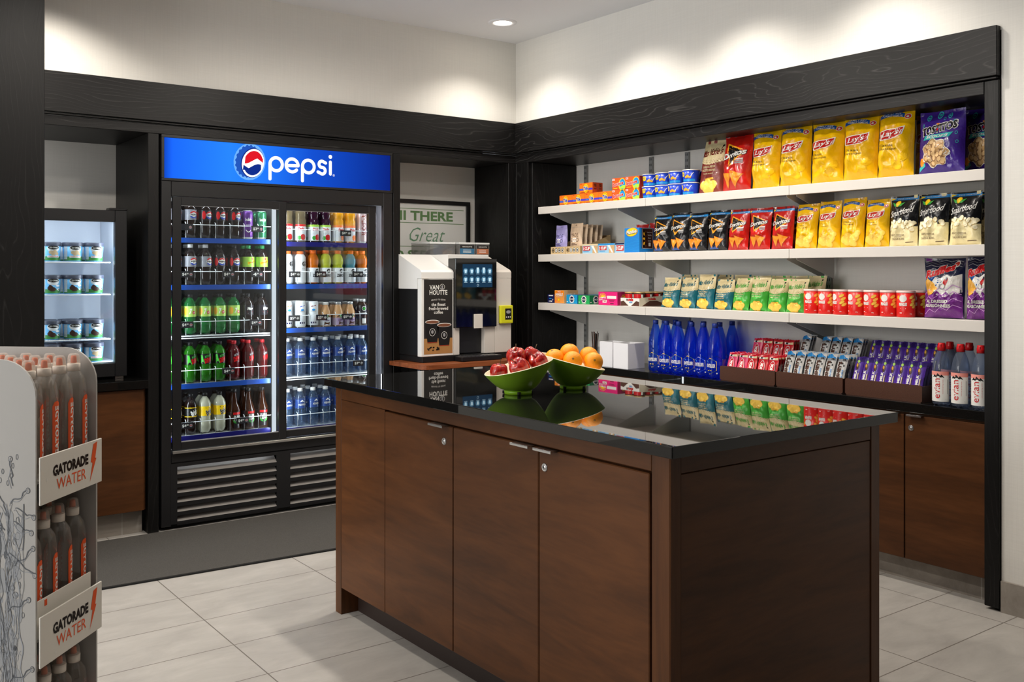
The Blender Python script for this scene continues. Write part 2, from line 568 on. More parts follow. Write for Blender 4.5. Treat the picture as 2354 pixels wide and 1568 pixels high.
# ---- black stained trim round the recesses
def trim(n, boxes, m):
    q = MB()
    for bx in boxes:
        q.box(*bx, m, bev=0.002, seg=1)
    return structure(q.build('trim_%d' % n))
trim(1, [(3.738, 3.768, 1.872, 5.006, 2.083, 2.277), (3.744, 3.768, 1.876, 5.006, 2.071, 2.079), (3.756, 4.143, 1.931, 5.006, 2.018, 2.068)], BLKY)   # long fascia over the snack shelves
trim(2, [(0.50, 3.738, 4.976, 5.006, 2.083, 2.277), (0.50, 3.744, 4.982, 5.006, 2.071, 2.079), (0.50, 3.7555, 4.994, 5.595, 2.021, 2.068)], BLKH)        # fascia over the drinks wall
trim(3, [(3.754, 4.143, 1.871, 1.929, 0.012, 2.068)], BLKV)       # end post by the plain wall
trim(4, [(3.756, 4.143, 4.862, 4.985, 0, 2.018), (3.775, 4.143, 4.838, 4.861, 0, 2.016)], BLKV)   # corner post and side of the snack recess
trim(5, [(3.700, 3.755, 4.994, 5.38, 0, 2.0205), (3.7552, 3.80, 4.9852, 5.38, 0, 2.0175)], BLKV)            # corner post on the coffee side
trim(6, [(2.853, 2.900, 4.994, 5.38, 0, 2.021)], BLKV)            # post between fridge and coffee
trim(7, [(1.440, 1.494, 4.994, 5.595, 0, 2.021)], BLKV)           # post between freezer and fridge
trim(8, [(0.30, 0.8775, 4.55, 4.965, 0, CEIL)], BLKV)             # full-height panel at the far left

# ---- recessed ceiling lamp with its lens, and the lamps of the same row
LENS = glow('lamp_lens', (255, 244, 226), 22.0)
def downlight(x, y, label):
    r = empty('recessed_downlight', (x, y, CEIL))
    q = MB(); q.lathe([(0.052, -0.001), (0.056, -0.006), (0.072, -0.007), (0.084, -0.004), (0.086, 0.0)], CEILM, 40, cap=False)
    q.build('trim_ring', r)
    q = MB(); q.lathe([(0.001, -0.003), (0.045, -0.003), (0.0515, -0.0015)], LENS, 36, cap=False)
    q.build('lens', r)
    tag(r, label, 'ceiling light')
    return r
downlight(3.38, 4.62, 'round white recessed ceiling lamp glowing near the corner of the two walls')

def spot(x, y, power, size=108, blend=0.55, col=(1.0, 0.92, 0.82), z=CEIL - 0.012, rad=0.045):
    l = bpy.data.lights.new('ceiling_lamp', 'SPOT'); l.energy = power; l.spot_size = radians(size); l.spot_blend = blend
    l.color = col; l.shadow_soft_size = rad
    o = bpy.data.objects.new('ceiling_lamp', l); COL.objects.link(o); o.location = (x, y, z)
    return o

# ---- mat in front of the fridge
MATM = speckle('charcoal_mat_pile', (74, 72, 69), (104, 101, 97), 700, 0.95, spec=0.1, bump=0.8)
b = MB(); b.prism([(0.884, 4.242), (2.86, 4.134), (2.86, 4.955), (1.20, 4.966), (0.884, 4.968)], 0.0005, 0.009, 'z', MATM)
b.prism([(0.884, 4.233), (2.86, 4.125), (2.861, 4.1335), (0.884, 4.2415)], 0.0005, 0.007, 'z', RUBBER)
tag(b.build('floor_mat'), 'long charcoal entrance mat lying on the tiles before the drinks fridge', 'mat')

# ---- cabinets
def lock(parent, x, y, z, face):
    q = MB()
    prof = [(0.0005, 0.004), (0.0045, 0.004), (0.005, 0.0028), (0.0085, 0.003), (0.010, 0.0036), (0.0115, 0.003), (0.012, 0.0)]
    vs = MB(); vs.lathe(prof, STEEL, 24, cap=False)
    out = []
    for p in vs.v:
        if face == '-x':
            out.append((x - p[2], y + p[0], z + p[1]))
        else:
            out.append((x + p[0], y - p[2], z + p[1]))
    q.add(out, vs.f, STEEL, True)
    if face == '-x':
        q.box(x - 0.0046, x - 0.0038, y - 0.0007, y + 0.0007, z - 0.003, z + 0.003, RUBBER)
    else:
        q.box(x - 0.0007, x + 0.0007, y - 0.0046, y - 0.0038, z - 0.003, z + 0.003, RUBBER)
    return q.build('lock', parent)

def tab_handle(parent, y0, y1, z, x):
    """folded steel edge pull hooked over the top of a door that faces -X"""
    q = MB(); q.box(x - 0.024, x + 0.004, y0, y1, z, z + 0.0022, STEEL, bev=0.0006, seg=1)
    q.box(x - 0.024, x - 0.0222, y0, y1, z - 0.005, z + 0.002, STEEL)
    return q.build('handle', parent)

# kitchen-style island: walnut cabinet, granite slab on it is a thing of its own
isl = empty('island_cabinet', (2.136, 2.53, 0))
tag(isl, 'dark walnut island cabinet with flush doors standing on the grey tiles', 'cabinet')
def ipart(name, boxes, m, parent=None, bev=0.0015):
    q = MB(); p = parent or isl
    for bx in boxes:
        x0, x1, y0, y1, z0, z1 = bx
        q.box(x0 - 2.136, x1 - 2.136, y0 - 2.53, y1 - 2.53, z0, z1, m, bev=bev, seg=1)
    return q.build(name, p)
ipart('carcass', [(1.720, 2.555, 1.66, 3.37, 0.101, 0.868)], WALNUT)
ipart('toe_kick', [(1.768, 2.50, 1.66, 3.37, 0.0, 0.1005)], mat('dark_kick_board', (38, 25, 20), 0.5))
ipart('far_end_panel', [(1.697, 2.575, 3.3725, 3.42, 0.0, 0.877)], WALNUTV)
ipart('top_rail', [(1.6975, 1.7195, 1.700, 3.371, 0.829, 0.877)], WALNUT)
ipart('corner_post', [(1.697, 1.735, 1.637, 1.699, 0.0, 0.877)], WALNUTV)
ipart('near_end_panel', [(1.7355, 2.534, 1.640, 1.659, 0.0, 0.826), (1.7355, 2.534, 1.6385, 1.659, 0.828, 0.877)], WALNUT)
ipart('end_stile', [(1.699, 1.7345, 1.6355, 1.6369, 0.0, 0.876)], WALNUTV)
ipart('end_stile', [(2.5355, 2.578, 1.637, 1.70, 0.0, 0.877)], WALNUTV)
ipart('back_panel', [(2.5555, 2.576, 1.701, 3.371, 0.0, 0.877)], WALNUT)
ipart('filler_panel', [(1.6975, 1.7195, 3.034, 3.3715, 0.103, 0.8275)], WALNUT)
doors = []
for y1, y0 in ((3.0305, 2.5900), (2.5865, 2.1480), (2.1445, 1.7060)):
    doors.append(ipart('door', [(1.6965, 1.7185, y0, y1, 0.104, 0.8225)], WALNUT, bev=0.0025))
q = lambda y: y - 2.53
tab_handle(doors[0], q(2.617), q(2.703), 0.8235, 1.6965 - 2.136)
tab_handle(doors[1], q(2.168), q(2.252), 0.8235, 1.6965 - 2.136)
tab_handle(doors[2], q(2.064), q(2.1440), 0.8235, 1.6965 - 2.136)
lock(doors[0], 1.6965 - 2.136, q(2.639), 0.771, '-x')
lock(doors[2], 1.6965 - 2.136, q(2.118), 0.771, '-x')

b = MB(); b.box(1.660, 2.605, 1.594, 3.446, 0.8785, Z_ISL, GRANITE, bev=0.0022, seg=2)
tag(b.build('island_countertop'), 'polished black granite slab lying on the walnut island', 'countertop')

# snack wall base units
for k in range(4):
    y0 = 1.936 + 0.7235 * k; y1 = y0 + 0.7215; yc = (y0 + y1) / 2
    c = empty('base_cabinet', (3.97, yc, 0))
    tag(c, ['walnut base cabinet against the black end post by the plain wall', 'walnut base cabinet second from the black end post under the snack counter',
            'walnut base cabinet second from the corner under the snack counter', 'walnut base cabinet in the corner under the snack counter'][k], 'cabinet', 'base cabinets under the snack counter')
    q = MB(); q.box(3.8025 - 3.97, 4.14 - 3.97, y0 - yc, y1 - yc, 0.1005, 0.7265, WALNUT); q.build('carcass', c)
    q = MB(); q.box(3.846 - 3.97, 3.86 - 3.97, y0 - yc, y1 - yc, 0, 0.100, KICKY); q.build('toe_kick', c)
    ym = 2.2865 - 1.936 if k == 0 else 0.361
    for j, (a, e) in enumerate(((y0 + 0.001, y0 + ym - 0.0025), (y0 + ym + 0.0025, y1 - 0.001))):
        q = MB(); q.box(3.785 - 3.97, 3.802 - 3.97, a - yc, e - yc, 0.106, 0.717, WALNUT, bev=0.002, seg=1)
        d = q.build('door', c)
        if j == 0:
            tab_handle(d, e - yc - 0.085, e - yc - 0.018, 0.718, 3.785 - 3.97); lock(d, 3.785 - 3.97, e - yc - 0.028, 0.662, '-x')
        else:
            tab_handle(d, a - yc + 0.018, a - yc + 0.085, 0.718, 3.785 - 3.97)
b = MB(); b.box(3.776, 4.142, 1.9305, 4.837, 0.728, Z_C, GRANITE, bev=0.002, seg=2)
tag(b.build('snack_countertop'), 'long polished black granite counter under the snack shelves', 'countertop')

# freezer base unit and coffee base unit
c = empty('base_cabinet', (1.02, 5.28, 0))
tag(c, 'narrow walnut base cabinet under the small ice cream freezer', 'cabinet')
q = MB(); q.box(-0.52, 0.414, -0.26, 0.30, 0.120, 0.733, WALNUT); q.build('carcass', c)
q = MB(); q.box(-0.52, 0.402, -0.282, -0.262, 0.121, 0.731, WALNUT, bev=0.002, seg=1); q.build('door', c)
q = MB(); q.box(-0.52, 0.407, -0.228, -0.21, 0.0, 0.119, KICKM); q.build('toe_kick', c)
b = MB(); b.box(0.50, 1.4385, 4.984, 5.598, 0.7345, 0.776, GRANITE, bev=0.002, seg=2)
tag(b.build('freezer_countertop'), 'black granite counter carrying the small ice cream freezer', 'countertop')
c = empty('base_cabinet', (3.28, 5.0, 0))
tag(c, 'black base cabinet under the coffee machine in the corner', 'cabinet')
q = MB(); q.box(-0.375, 0.415, -0.30, 0.375, 0.10, 0.727, BLKV); q.build('carcass', c)
for s0 in (-0.375, 0.022):
    q = MB(); q.box(s0 + 0.002, s0 + 0.391, -0.322, -0.302, 0.106, 0.722, BLKV, bev=0.002, seg=1); q.build('door', c)
q = MB(); q.box(-0.375, 0.415, -0.25, -0.24, 0, 0.0995, RUBBER); q.build('toe_kick', c)
b = MB(); b.prism([(2.903, 4.668), (3.698, 4.668), (3.698, 5.376), (2.903, 5.376)], 0.7285, 0.772, 'z', GRANITE)
tag(b.build('coffee_countertop'), 'black granite counter in the coffee recess', 'countertop')
b = MB()
def rounded(x0, x1, y0, y1, r, n=5):
    pts = []
    for cx, cy, a0 in ((x0 + r, y0 + r, pi), (x1 - r, y0 + r, 1.5 * pi), (x1 - r, y1 - r, 0), (x0 + r, y1 - r, .5 * pi)):
        pts += [(cx + r * cos(a0 + k * pi / 2 / n), cy + r * sin(a0 + k * pi / 2 / n)) for k in range(n + 1)]
    return pts
CHERRY = wood('reddish_board', (70, 34, 18), (128, 70, 40), (158, 92, 56), (1.6, 14, 14), 0.35)
b.prism(rounded(2.822, 3.690, 4.598, 4.988, 0.05)[:12] + [(3.690, 5.28), (2.905, 5.28), (2.905, 4.988), (2.822, 4.988)], 0.7725, 0.797, 'z', CHERRY)
tag(b.build('serving_board'), 'reddish wooden board with rounded corners under the coffee machine', 'board')
# ================================================================== BOTTLES AND CANS
WHITE = mat('print_white', (232, 231, 226), 0.35)
CREAM = mat('print_cream', (228, 214, 170), 0.38)
INK = mat('print_black', (16, 15, 15), 0.35)
RED = mat('print_red', (196, 22, 28), 0.3)
DRED = mat('print_dark_red', (120, 14, 18), 0.3)
BLUE = mat('print_blue', (22, 60, 170), 0.3)
NAVY = mat('print_navy', (20, 24, 74), 0.3)
SKY = mat('print_sky_blue', (36, 140, 210), 0.3)
YEL = mat('print_yellow', (248, 208, 24), 0.3)
GOLD = mat('print_gold', (226, 168, 40), 0.3)
ORANGE = mat('print_orange', (240, 110, 24), 0.3)
GREEN = mat('print_green', (62, 158, 66), 0.3)
LIME = mat('print_lime', (166, 214, 74), 0.3)
TEALM = mat('print_teal', (28, 132, 140), 0.3)
PINK = mat('print_pink', (232, 40, 130), 0.3)
GREY = mat('print_grey', (150, 150, 152), 0.4)
TAN = mat('print_tan', (196, 160, 112), 0.45)
BROWN = mat('print_brown', (78, 42, 24), 0.4)
SILVER = mat('foil_silver', (196, 198, 200), 0.3, metal=0.6)

COLA = mat('cola_in_clear_plastic', (24, 13, 10), 0.06, spec=0.6)
GREENPET = mat('green_soda_bottle', (42, 176, 84), 0.05, trans=0.75, ior=1.35)
DEWPET = mat('bright_green_soda_bottle', (52, 150, 34), 0.05, trans=0.6, ior=1.35)
REDSODA = mat('red_soda_bottle', (88, 14, 18), 0.05, trans=0.3, ior=1.35)
LEMON = mat('cloudy_lemonade', (178, 178, 158), 0.08, spec=0.6)
TEA = mat('iced_tea_bottle', (58, 28, 14), 0.05, trans=0.3, ior=1.35)
CLEARJ = mat('pale_juice', (150, 130, 90), 0.05, trans=0.6, ior=1.35)
GRAPE = mat('dark_purple_juice', (44, 14, 34), 0.06, spec=0.6)
OJ = mat('orange_juice', (222, 150, 28), 0.1, spec=0.6)
ODRINK = mat('orange_sports_drink', (214, 110, 20), 0.06, trans=0.3, ior=1.35)
YDRINK = mat('yellow_green_sports_drink', (196, 206, 60), 0.06, trans=0.3, ior=1.35)
BDRINK = mat('pale_blue_sports_drink', (110, 190, 214), 0.05, trans=0.6, ior=1.35)
LATTE = mat('milky_coffee', (196, 152, 108), 0.08, spec=0.6)
WATER = thin_clear('water_in_clear_plastic', (240, 238, 234), 1.6, .10, (230, 225, 218))
BLUEPET = thin_clear('cobalt_blue_bottle', (136, 180, 255), 1.55, .12, (20, 70, 240))
CAPW = mat('cap_white', (228, 228, 226), 0.4)
CAPG = mat('cap_green', (46, 150, 82), 0.4)
CAPR = mat('cap_red', (196, 28, 40), 0.4)
CAPB = mat('cap_black', (20, 20, 22), 0.4)
CAPO = mat('cap_orange', (240, 112, 34), 0.4)
CAPN = mat('cap_blue', (30, 54, 140), 0.4)
CLEARCAP = thin_clear('frosted_overcap', (242, 238, 232), 1.4, 0.24, (246, 238, 230))

def pop_profile(h, r, neck):
    q = h / 0.213
    return [(0.0005, 0.006 * q), (r * .45, 0.005 * q), (r * .66, 0.0 * q), (r * .86, 0.006 * q), (r, 0.022 * q), (r, 0.060 * q), (r * .955, 0.078 * q), (r * .99, 0.092 * q),
            (r * .99, 0.150 * q), (r * .96, 0.158 * q), (r * .78, 0.172 * q), (r * .52, 0.184 * q), (neck, 0.191 * q), (neck, 0.204 * q)]

def feet(n, amp):
    def f(a, r, z):
        if z < 0.008:
            k = 0.5 + 0.5 * cos(n * a)
            return r * (0.86 + 0.14 * k), z + amp * (1 - k) * (1 if r > 0.012 else 0)
        return r, z
    return f

def bottle(name, h, r, liquid, capm, labm, z0, z1, deco=None, neck=0.012, capr=0.0140, caph=0.015, prof=None, rfn=None, seg=20, capname='cap', lab_r=None):
    root = empty(name)
    p = prof or pop_profile(h, r, neck)
    q = MB(); q.lathe(p, liquid, seg, rfn=rfn or feet(5, 0.004)); q.build('bottle_body', root)
    q = MB(); t = h
    q.lathe([(capr, t - caph), (capr, t - 0.0015), (capr - 0.0015, t), (0.0005, t)], capm, 16)
    q.lathe([(capr * 1.02, t - caph - 0.003), (capr * 1.02, t - caph - 0.0005)], capm, 16)
    q.build(capname, root)
    if labm:
        R = lab_r or (r + 0.0003)
        q = MB(); q.lathe([(R, z0), (R, z1)], labm, seg * 2 if seg < 20 else seg, cap=False)
        if deco:
            deco(q, cyl(R), r, z0, z1)
        q.build('label', root)
    return Kind(root)

def globe(q, F, cx, cy, r, word=True, L=2):
    q.oval(F, cx, cy, r, r, WHITE, L, 24, 2)
    n = 12
    top = [(cx + r * .93 * cos(pi * k / n), cy + r * .25 + r * .70 * sin(pi * k / n)) for k in range(n + 1)]
    q.poly(F, top, RED, L + 1, 2)
    bot = [(cx + r * .93 * cos(pi * k / n), cy - r * .25 - r * .70 * sin(pi * k / n)) for k in range(n + 1)]
    q.poly(F, bot, BLUE, L + 1, 2)
    if word:
        q.text(F, 'PEPSI', cx, cy, r * 1.75, r * .42, INK, L + 2, 0.03)

def d_cola(q, F, r, a, e):
    globe(q, F, 0.004, (a + e) / 2, 0.021)
def d_cola2(q, F, r, a, e):
    q.oval(F, -0.026, (a + e) / 2, 0.010, 0.022, RED, 1)
    globe(q, F, 0.006, (a + e) / 2, 0.021)
def d_ale(q, F, r, a, e):
    c = (a + e) / 2
    q.line(F, [(-.03, a + .008), (.03, a + .008)], .003, GREEN, 1)
    q.poly(F, [(-.022, c - .016), (.024, c - .004), (.022, c + .012), (-.024, c)], YEL, 2)
    q.text(F, 'Schweppes', 0, c - .002, .042, .010, DRED, 3, .02, .2, rot=.26)
    q.oval(F, .004, c + .016, .006, .006, RED, 2)
def d_seven(q, F, r, a, e):
    c = (a + e) / 2
    q.text(F, '7', -.006, c, .016, .030, WHITE, 2, .05, .25)
    q.oval(F, .010, c - .006, .009, .009, RED, 2)
    q.text(F, 'UP', .010, c - .006, .012, .008, WHITE, 3, .02)
    q.oval(F, -.032, c, .012, .020, GOLD, 1)
def d_root(q, F, r, a, e):
    c = (a + e) / 2
    q.text(F, 'Mug', .002, c + .006, .034, .022, WHITE, 2, .04, .2)
    q.line(F, [(-.016, c - .010), (.018, c - .010)], .003, RED, 2); q.line(F, [(-.012, c - .017), (.016, c - .017)], .002, WHITE, 2)
def d_dew(q, F, r, a, e):
    c = (a + e) / 2
    q.poly(F, [(-.034, a + .002), (-.012, a + .002), (-.026, e - .004), (-.036, e - .006)], DEWLAB, 1)
    q.text(F, 'MTN', .000, c + .014, .028, .013, GREEN, 2, .03, .3, rot=.30)
    q.text(F, 'DEW', .004, c - .007, .040, .026, RED, 3, .06, .3, rot=.30)
def d_dewred(q, F, r, a, e):
    c = (a + e) / 2
    q.text(F, 'MTN', .000, c + .014, .026, .012, GREY, 2, .03, .3, rot=.30)
    q.text(F, 'DEW', .004, c - .007, .040, .026, RED, 3, .06, .3, rot=.30)
def d_brisk(q, F, r, a, e):
    c = (a + e) / 2
    q.text(F, 'Brisk', .002, c - .004, .040, .030, WHITE, 2, .07, .25, rot=.45)
    q.text(F, 'Brisk', .002, c - .004, .039, .028, INK, 3, .025, .25, rot=.45)
    q.line(F, [(-.018, e - .008), (.004, e - .008)], .004, INK, 2)
def d_briskdark(q, F, r, a, e):
    c = (a + e) / 2
    for z in (a + .002, e - .002):
        q.rect(F, -.06, .06, z - .002, z + .002, YEL, 1, 12, 1)
    q.text(F, 'Brisk', .004, c - .003, .038, .030, WHITE, 2, .05, .25, rot=.45)
def d_zero(q, F, r, a, e):
    q.text(F, 'G', .004, e - .018, .020, .024, INK, 2, .06)
    q.text(F, 'ZERO', .000, e - .044, .044, .018, INK, 2, .03)
    q.line(F, [(-.016, a + .016), (.018, a + .016)], .002, GREY, 2)
def d_fit(q, F, r, a, e):
    q.text(F, 'G', .006, e - .034, .024, .030, INK, 2, .06)
    q.text(F, 'FIT', .006, e - .062, .022, .008, GREY, 2, .0)
    q.line(F, [(-.020, a + .030), (.024, a + .030)], .002, NAVY, 2)
def d_water(q, F, r, a, e):
    c = (a + e) / 2
    q.text(F, 'AQUAFINA', .004, c - .004, .046, .013, WHITE, 2, .02)
    q.poly(F, [(-.012, c + .010), (.002, c + .024), (.016, c + .010), (.008, c + .013), (.002, c + .018), (-.004, c + .013)], WHITE, 2)
    q.line(F, [(-.010, a + .010), (.016, a + .010)], .0015, SKY, 2)
def d_juice(band, blob):
    def f(q, F, r, a, e):
        c = (a + e) / 2
        q.rect(F, -.09, .09, e - .012, e, band, 1, 16, 1)
        q.text(F, 'Dole', -.002, e - .026, .036, .017, RED, 3, .05, .15)
        q.line(F, [(-.014, c - .004), (.014, c - .004)], .002, NAVY, 2)
        q.oval(F, .010, a + .020, .016, .017, blob, 2)
        q.oval(F, -.012, a + .016, .010, .012, GREEN if blob is RED else WHITE, 2)
    return f
def d_tea(q, F, r, a, e):
    q.rect(F, -.022, .022, e - .016, e - .004, RED, 2, 4, 1)
    q.text(F, 'PURE', .0, e - .028, .036, .014, WHITE, 3, .02)
    q.text(F, 'LEAF', .0, e - .045, .034, .012, WHITE, 3, .02)
    for s in (-1, 1):
        q.poly(F, [(0, a + .020), (s * .012, a + .040), (s * .024, a + .044), (s * .018, a + .028)], GREEN, 3)

DEWLAB = mat('label_lime_flash', (70, 190, 60), 0.3)
LABBLK = mat('label_black', (22, 24, 22), 0.3)
LABGREY = mat('label_silver_grey', (128, 130, 138), 0.35)
LABDK = mat('label_dark_cola', (34, 30, 36), 0.3)
LABLIME = mat('label_lime', (156, 204, 78), 0.35)
LABLIME2 = mat('label_pale_lime', (166, 206, 96), 0.35)
LABWINE = mat('label_wine', (66, 12, 16), 0.3)
LABYEL = mat('label_yellow', (246, 204, 16), 0.35)
LABAQ = mat('label_deep_blue', (10, 70, 160), 0.3)
LABWHITE = mat('label_white', (222, 226, 230), 0.35)

pop = dict(neck=.0115)
K_COLA = bottle('cola_bottle', .213, .033, COLA, CAPB, LABDK, .094, .150, d_cola2)
K_DIET = bottle('diet_cola_bottle', .213, .033, COLA, CAPW, LABGREY, .094, .150, d_cola)
K_ALE = bottle('ginger_ale_bottle', .213, .033, COLA, CAPG, LABLIME, .094, .150, d_ale)
K_SEVEN = bottle('lemon_lime_soda_bottle', .213, .033, GREENPET, CAPB, LABLIME2, .094, .150, d_seven)
K_ROOT = bottle('root_beer_bottle', .213, .033, COLA, CAPB, LABDK, .094, .150, d_root)
K_DEW = bottle('green_soda_bottle', .213, .033, DEWPET, CAPB, LABBLK, .096, .150, d_dew)
K_DEWR = bottle('red_soda_bottle', .213, .033, REDSODA, CAPR, LABWINE, .096, .150, d_dewred)
K_BRISK = bottle('lemonade_bottle', .213, .033, LEMON, CAPB, LABYEL, .092, .142, d_brisk)
K_BRISKD = bottle('iced_tea_bottle', .213, .033, COLA, CAPB, LABBLK, .092, .142, d_briskdark)
tea_prof = [(0.0005, 0), (.028, 0), (.032, .004), (.032, .105), (.030, .118), (.021, .150), (.0155, .185), (.0150, .212)]
K_TEA = bottle('square_tea_bottle', .222, .032, TEA, CAPB, LABDK, .012, .100, d_tea, prof=tea_prof, rfn=lambda a, r, z: (r * (1.0 if z > .14 else min(1.12, 1 / max(abs(sin(a)), abs(cos(a))) ** .6)), z), capr=.017, lab_r=.0352, seg=32)
tall = [(0.0005, 0), (.024, 0), (.031, .006), (.032, .03), (.030, .05), (.032, .07), (.032, .125), (.026, .138), (.031, .150), (.030, .172), (.020, .190), (.0155, .196), (.0155, .202)]
K_JA = bottle('apple_juice_bottle', .215, .032, CLEARJ, CAPR, LABWHITE, .008, .100, d_juice(RED, RED), prof=tall, capr=.018)
K_JG = bottle('berry_juice_bottle', .215, .032, GRAPE, CAPB, LABWHITE, .008, .100, d_juice(LIME, RED), prof=tall, capr=.018)
K_JO = bottle('orange_juice_bottle', .215, .032, OJ, CAPO, LABWHITE, .008, .100, d_juice(ORANGE, ORANGE), prof=tall, capr=.018)
spo = [(0.0005, 0), (.024, 0), (.0325, .006), (.034, .03), (.034, .088), (.028, .100), (.033, .120), (.033, .140), (.026, .160), (.018, .170), (.0175, .178)]
K_ZO = bottle('orange_sports_drink', .193, .034, ODRINK, CAPO, LABWHITE, .008, .092, d_zero, prof=spo, capr=.0195, caph=.017)
K_ZY = bottle('yellow_sports_drink', .193, .034, YDRINK, CAPO, LABWHITE, .008, .092, d_zero, prof=spo, capr=.0195, caph=.017)
K_ZB = bottle('blue_sports_drink', .193, .034, BDRINK, CAPO, LABWHITE, .008, .092, d_zero, prof=spo, capr=.0195, caph=.017)
fit = [(0.0005, 0), (.024, 0), (.031, .006), (.032, .03), (.032, .150), (.026, .162), (.018, .170), (.0175, .172)]
K_FIT = bottle('white_sports_drink', .186, .032, LABWHITE, CAPO, LABWHITE, .010, .148, d_fit, prof=fit, capr=.0195, caph=.015)
aq = [(0.0005, .004), (.016, 0), (.026, .002), (.031, .012), (.030, .03), (.031, .05), (.0295, .065), (.031, .080), (.0315, .098), (.0315, .150), (.030, .160), (.021, .178), (.013, .190), (.012, .200)]
AQW = thin_clear('water_in_blue_tinted_bottle', (200, 216, 234), 1.5, .10, (130, 165, 205))
K_AQ = bottle('water_bottle', .212, .031, AQW, CAPW, LABAQ, .100, .148, d_water, prof=aq, capr=.0145)

# slim cans, tall energy can and glass coffee bottles
def can(name, h, r, m, deco, topm=SILVER):
    root = empty(name)
    q = MB(); q.lathe([(.0005, .003), (r * .7, .0), (r * .82, .0015), (r, .010), (r, h - .012), (r * .86, h - .003)], m, 24, mfn=lambda i: topm if i < 3 else m)
    deco(q, cyl(r)); q.build('can_body', root)
    q = MB(); q.lathe([(r * .86, h - .003), (r * .88, h), (r * .80, h), (r * .78, h - .004), (.0005, h - .004)], topm, 24, cap=False)
    q.box(-.006, .006, -.012, .006, h - .0038, h - .0028, topm); q.build('can_lid', root)
    return Kind(root)
def d_bub(q, F):
    q.text(F, 'bubly', 0, .105, .036, .022, WHITE, 1, .03)
    q.line(F, [(-.014 + .028 * k / 8, .050 - .012 * sin(pi * k / 8)) for k in range(9)], .004, WHITE, 1)
    q.text(F, 'grapefruit', 0, .078, .026, .006, WHITE, 1)
K_BUBP = can('purple_sparkling_water_can', .156, .029, mat('can_purple', (112, 62, 150), 0.3, metal=0.5), d_bub)
K_BUBG = can('green_sparkling_water_can', .156, .029, mat('can_green', (60, 142, 96), 0.3, metal=0.5), d_bub)
def d_lav(col):
    def f(q, F):
        q.poly(F, [(-.016, .112), (.012, .120), (.016, .126), (-.010, .122)], col, 1)
        q.text(F, 'DOUBLESHOT', 0, .090, .034, .008, GREY, 1)
        q.oval(F, 0, .098, .010, .006, SKY, 1)
        for k in range(3):
            q.rect(F, -.016 + .012 * k, -.008 + .012 * k, .020, .030, NAVY, 1, 1, 1)
        q.line(F, [(-.02, .060), (.02, .060)], .004, GREY, 1)
    return f
K_DSA = can('white_coffee_can', .150, .031, LABWHITE, d_lav(ORANGE), WHITE)
K_DSB = can('white_coffee_can', .150, .031, LABWHITE, d_lav(BLUE), WHITE)
K_DSC = can('black_topped_coffee_can', .150, .031, LABWHITE, d_lav(DRED), CAPB)
def d_rock(q, F):
    q.text(F, 'ROCKSTAR', 0, .105, .120, .030, DRED, 1, .03, rot=pi / 2)
    for s in (-1, 1):
        q.line(F, [(s * .02, .015), (s * .02, .175)], .002, GREY, 1)
K_ROCK = can('tall_energy_drink_can', .195, .030, mat('can_pale_pink', (214, 190, 194), 0.3, metal=0.4), d_rock)
fr = [(.0005, 0), (.028, 0), (.031, .004), (.031, .060), (.029, .085), (.020, .110), (.0165, .124), (.0165, .128)]
def d_frap(q, F, r, a, e):
    q.poly(F, [(-.028, .050), (.0, .066), (.028, .050), (.020, .060), (.0, .072), (-.020, .060)], BROWN, 2)
    q.oval(F, .0, .060, .010, .010, GREEN, 3); q.ring(F, 0, .060, .007, .007, .0016, WHITE, 4)
    q.text(F, 'coffee', 0, .036, .036, .010, mat('print_violet', (96, 44, 120), .35), 3, .02)
    q.poly(F, [(-.016, .008), (.018, .008), (.022, .026), (-.012, .028)], BROWN, 2)
K_FRAP = bottle('bottled_iced_coffee', .140, .031, LATTE, CAPW, LABWHITE, .006, .052, d_frap, prof=fr, capr=.0185, caph=.013)
K_FRAPD = bottle('bottled_cold_brew', .140, .031, LATTE, SILVER, mat('label_violet_white', (168, 150, 178), .35), .006, .048, d_frap, prof=fr, capr=.0185, caph=.013)
def d_brew(q, F, r, a, e):
    q.ring(F, 0, .098, .014, .014, .003, WHITE, 2); q.oval(F, 0, .098, .008, .008, GREEN, 2)
    q.text(F, 'COLD BREW', 0, .074, .036, .007, WHITE, 2); q.rect(F, -.012, .012, .010, .040, WHITE, 2, 3, 1)
br = [(.0005, 0), (.028, 0), (.031, .005), (.031, .118), (.024, .130), (.018, .138), (.018, .142)]
K_BREW = bottle('dark_cold_brew_bottle', .154, .031, mat('cold_brew', (52, 34, 24), .06, spec=.6), SILVER, LABDK, .060, .116, d_brew, prof=br, capr=.021, caph=.012)

# ================================================================== DRINKS FRIDGE
FX, FY = 2.176, 5.30
fr_ = empty('drinks_fridge', (FX, FY, 0))
tag(fr_, 'tall black two-door glass drinks fridge with a lit blue header sign', 'fridge')
FRM = mat('fridge_black_coating', (24, 24, 26), 0.40, bump=0.03, bscale=500)
def fpart(name, boxes, m, parent=None, bev=0.0):
    qq = MB()
    for x0, x1, y0, y1, z0, z1 in boxes:
        qq.box(x0 - FX, x1 - FX, y0 - FY, y1 - FY, z0, z1, m, bev=bev, seg=1)
    return qq.build(name, parent or fr_)
fpart('cabinet', [(1.506, 1.525, 5.02, 5.585, .02, 2.02), (2.825, 2.846, 5.02, 5.585, .02, 2.02), (1.506, 2.846, 5.568, 5.585, .02, 2.02), (1.526, 2.824, 5.02, 5.567, 2.0, 2.02),
                  (1.506, 1.556, 4.993, 5.019, .02, 1.785), (2.786, 2.846, 4.993, 5.019, .02, 1.785), (1.557, 2.785, 4.993, 5.019, 1.708, 1.785), (1.557, 2.785, 4.994, 5.019, .342, .390),
                  (1.526, 2.824, 5.04, 5.567, .36, .385)], FRM, bev=.002)
LINER = mat('fridge_liner', (112, 114, 120), 0.5)
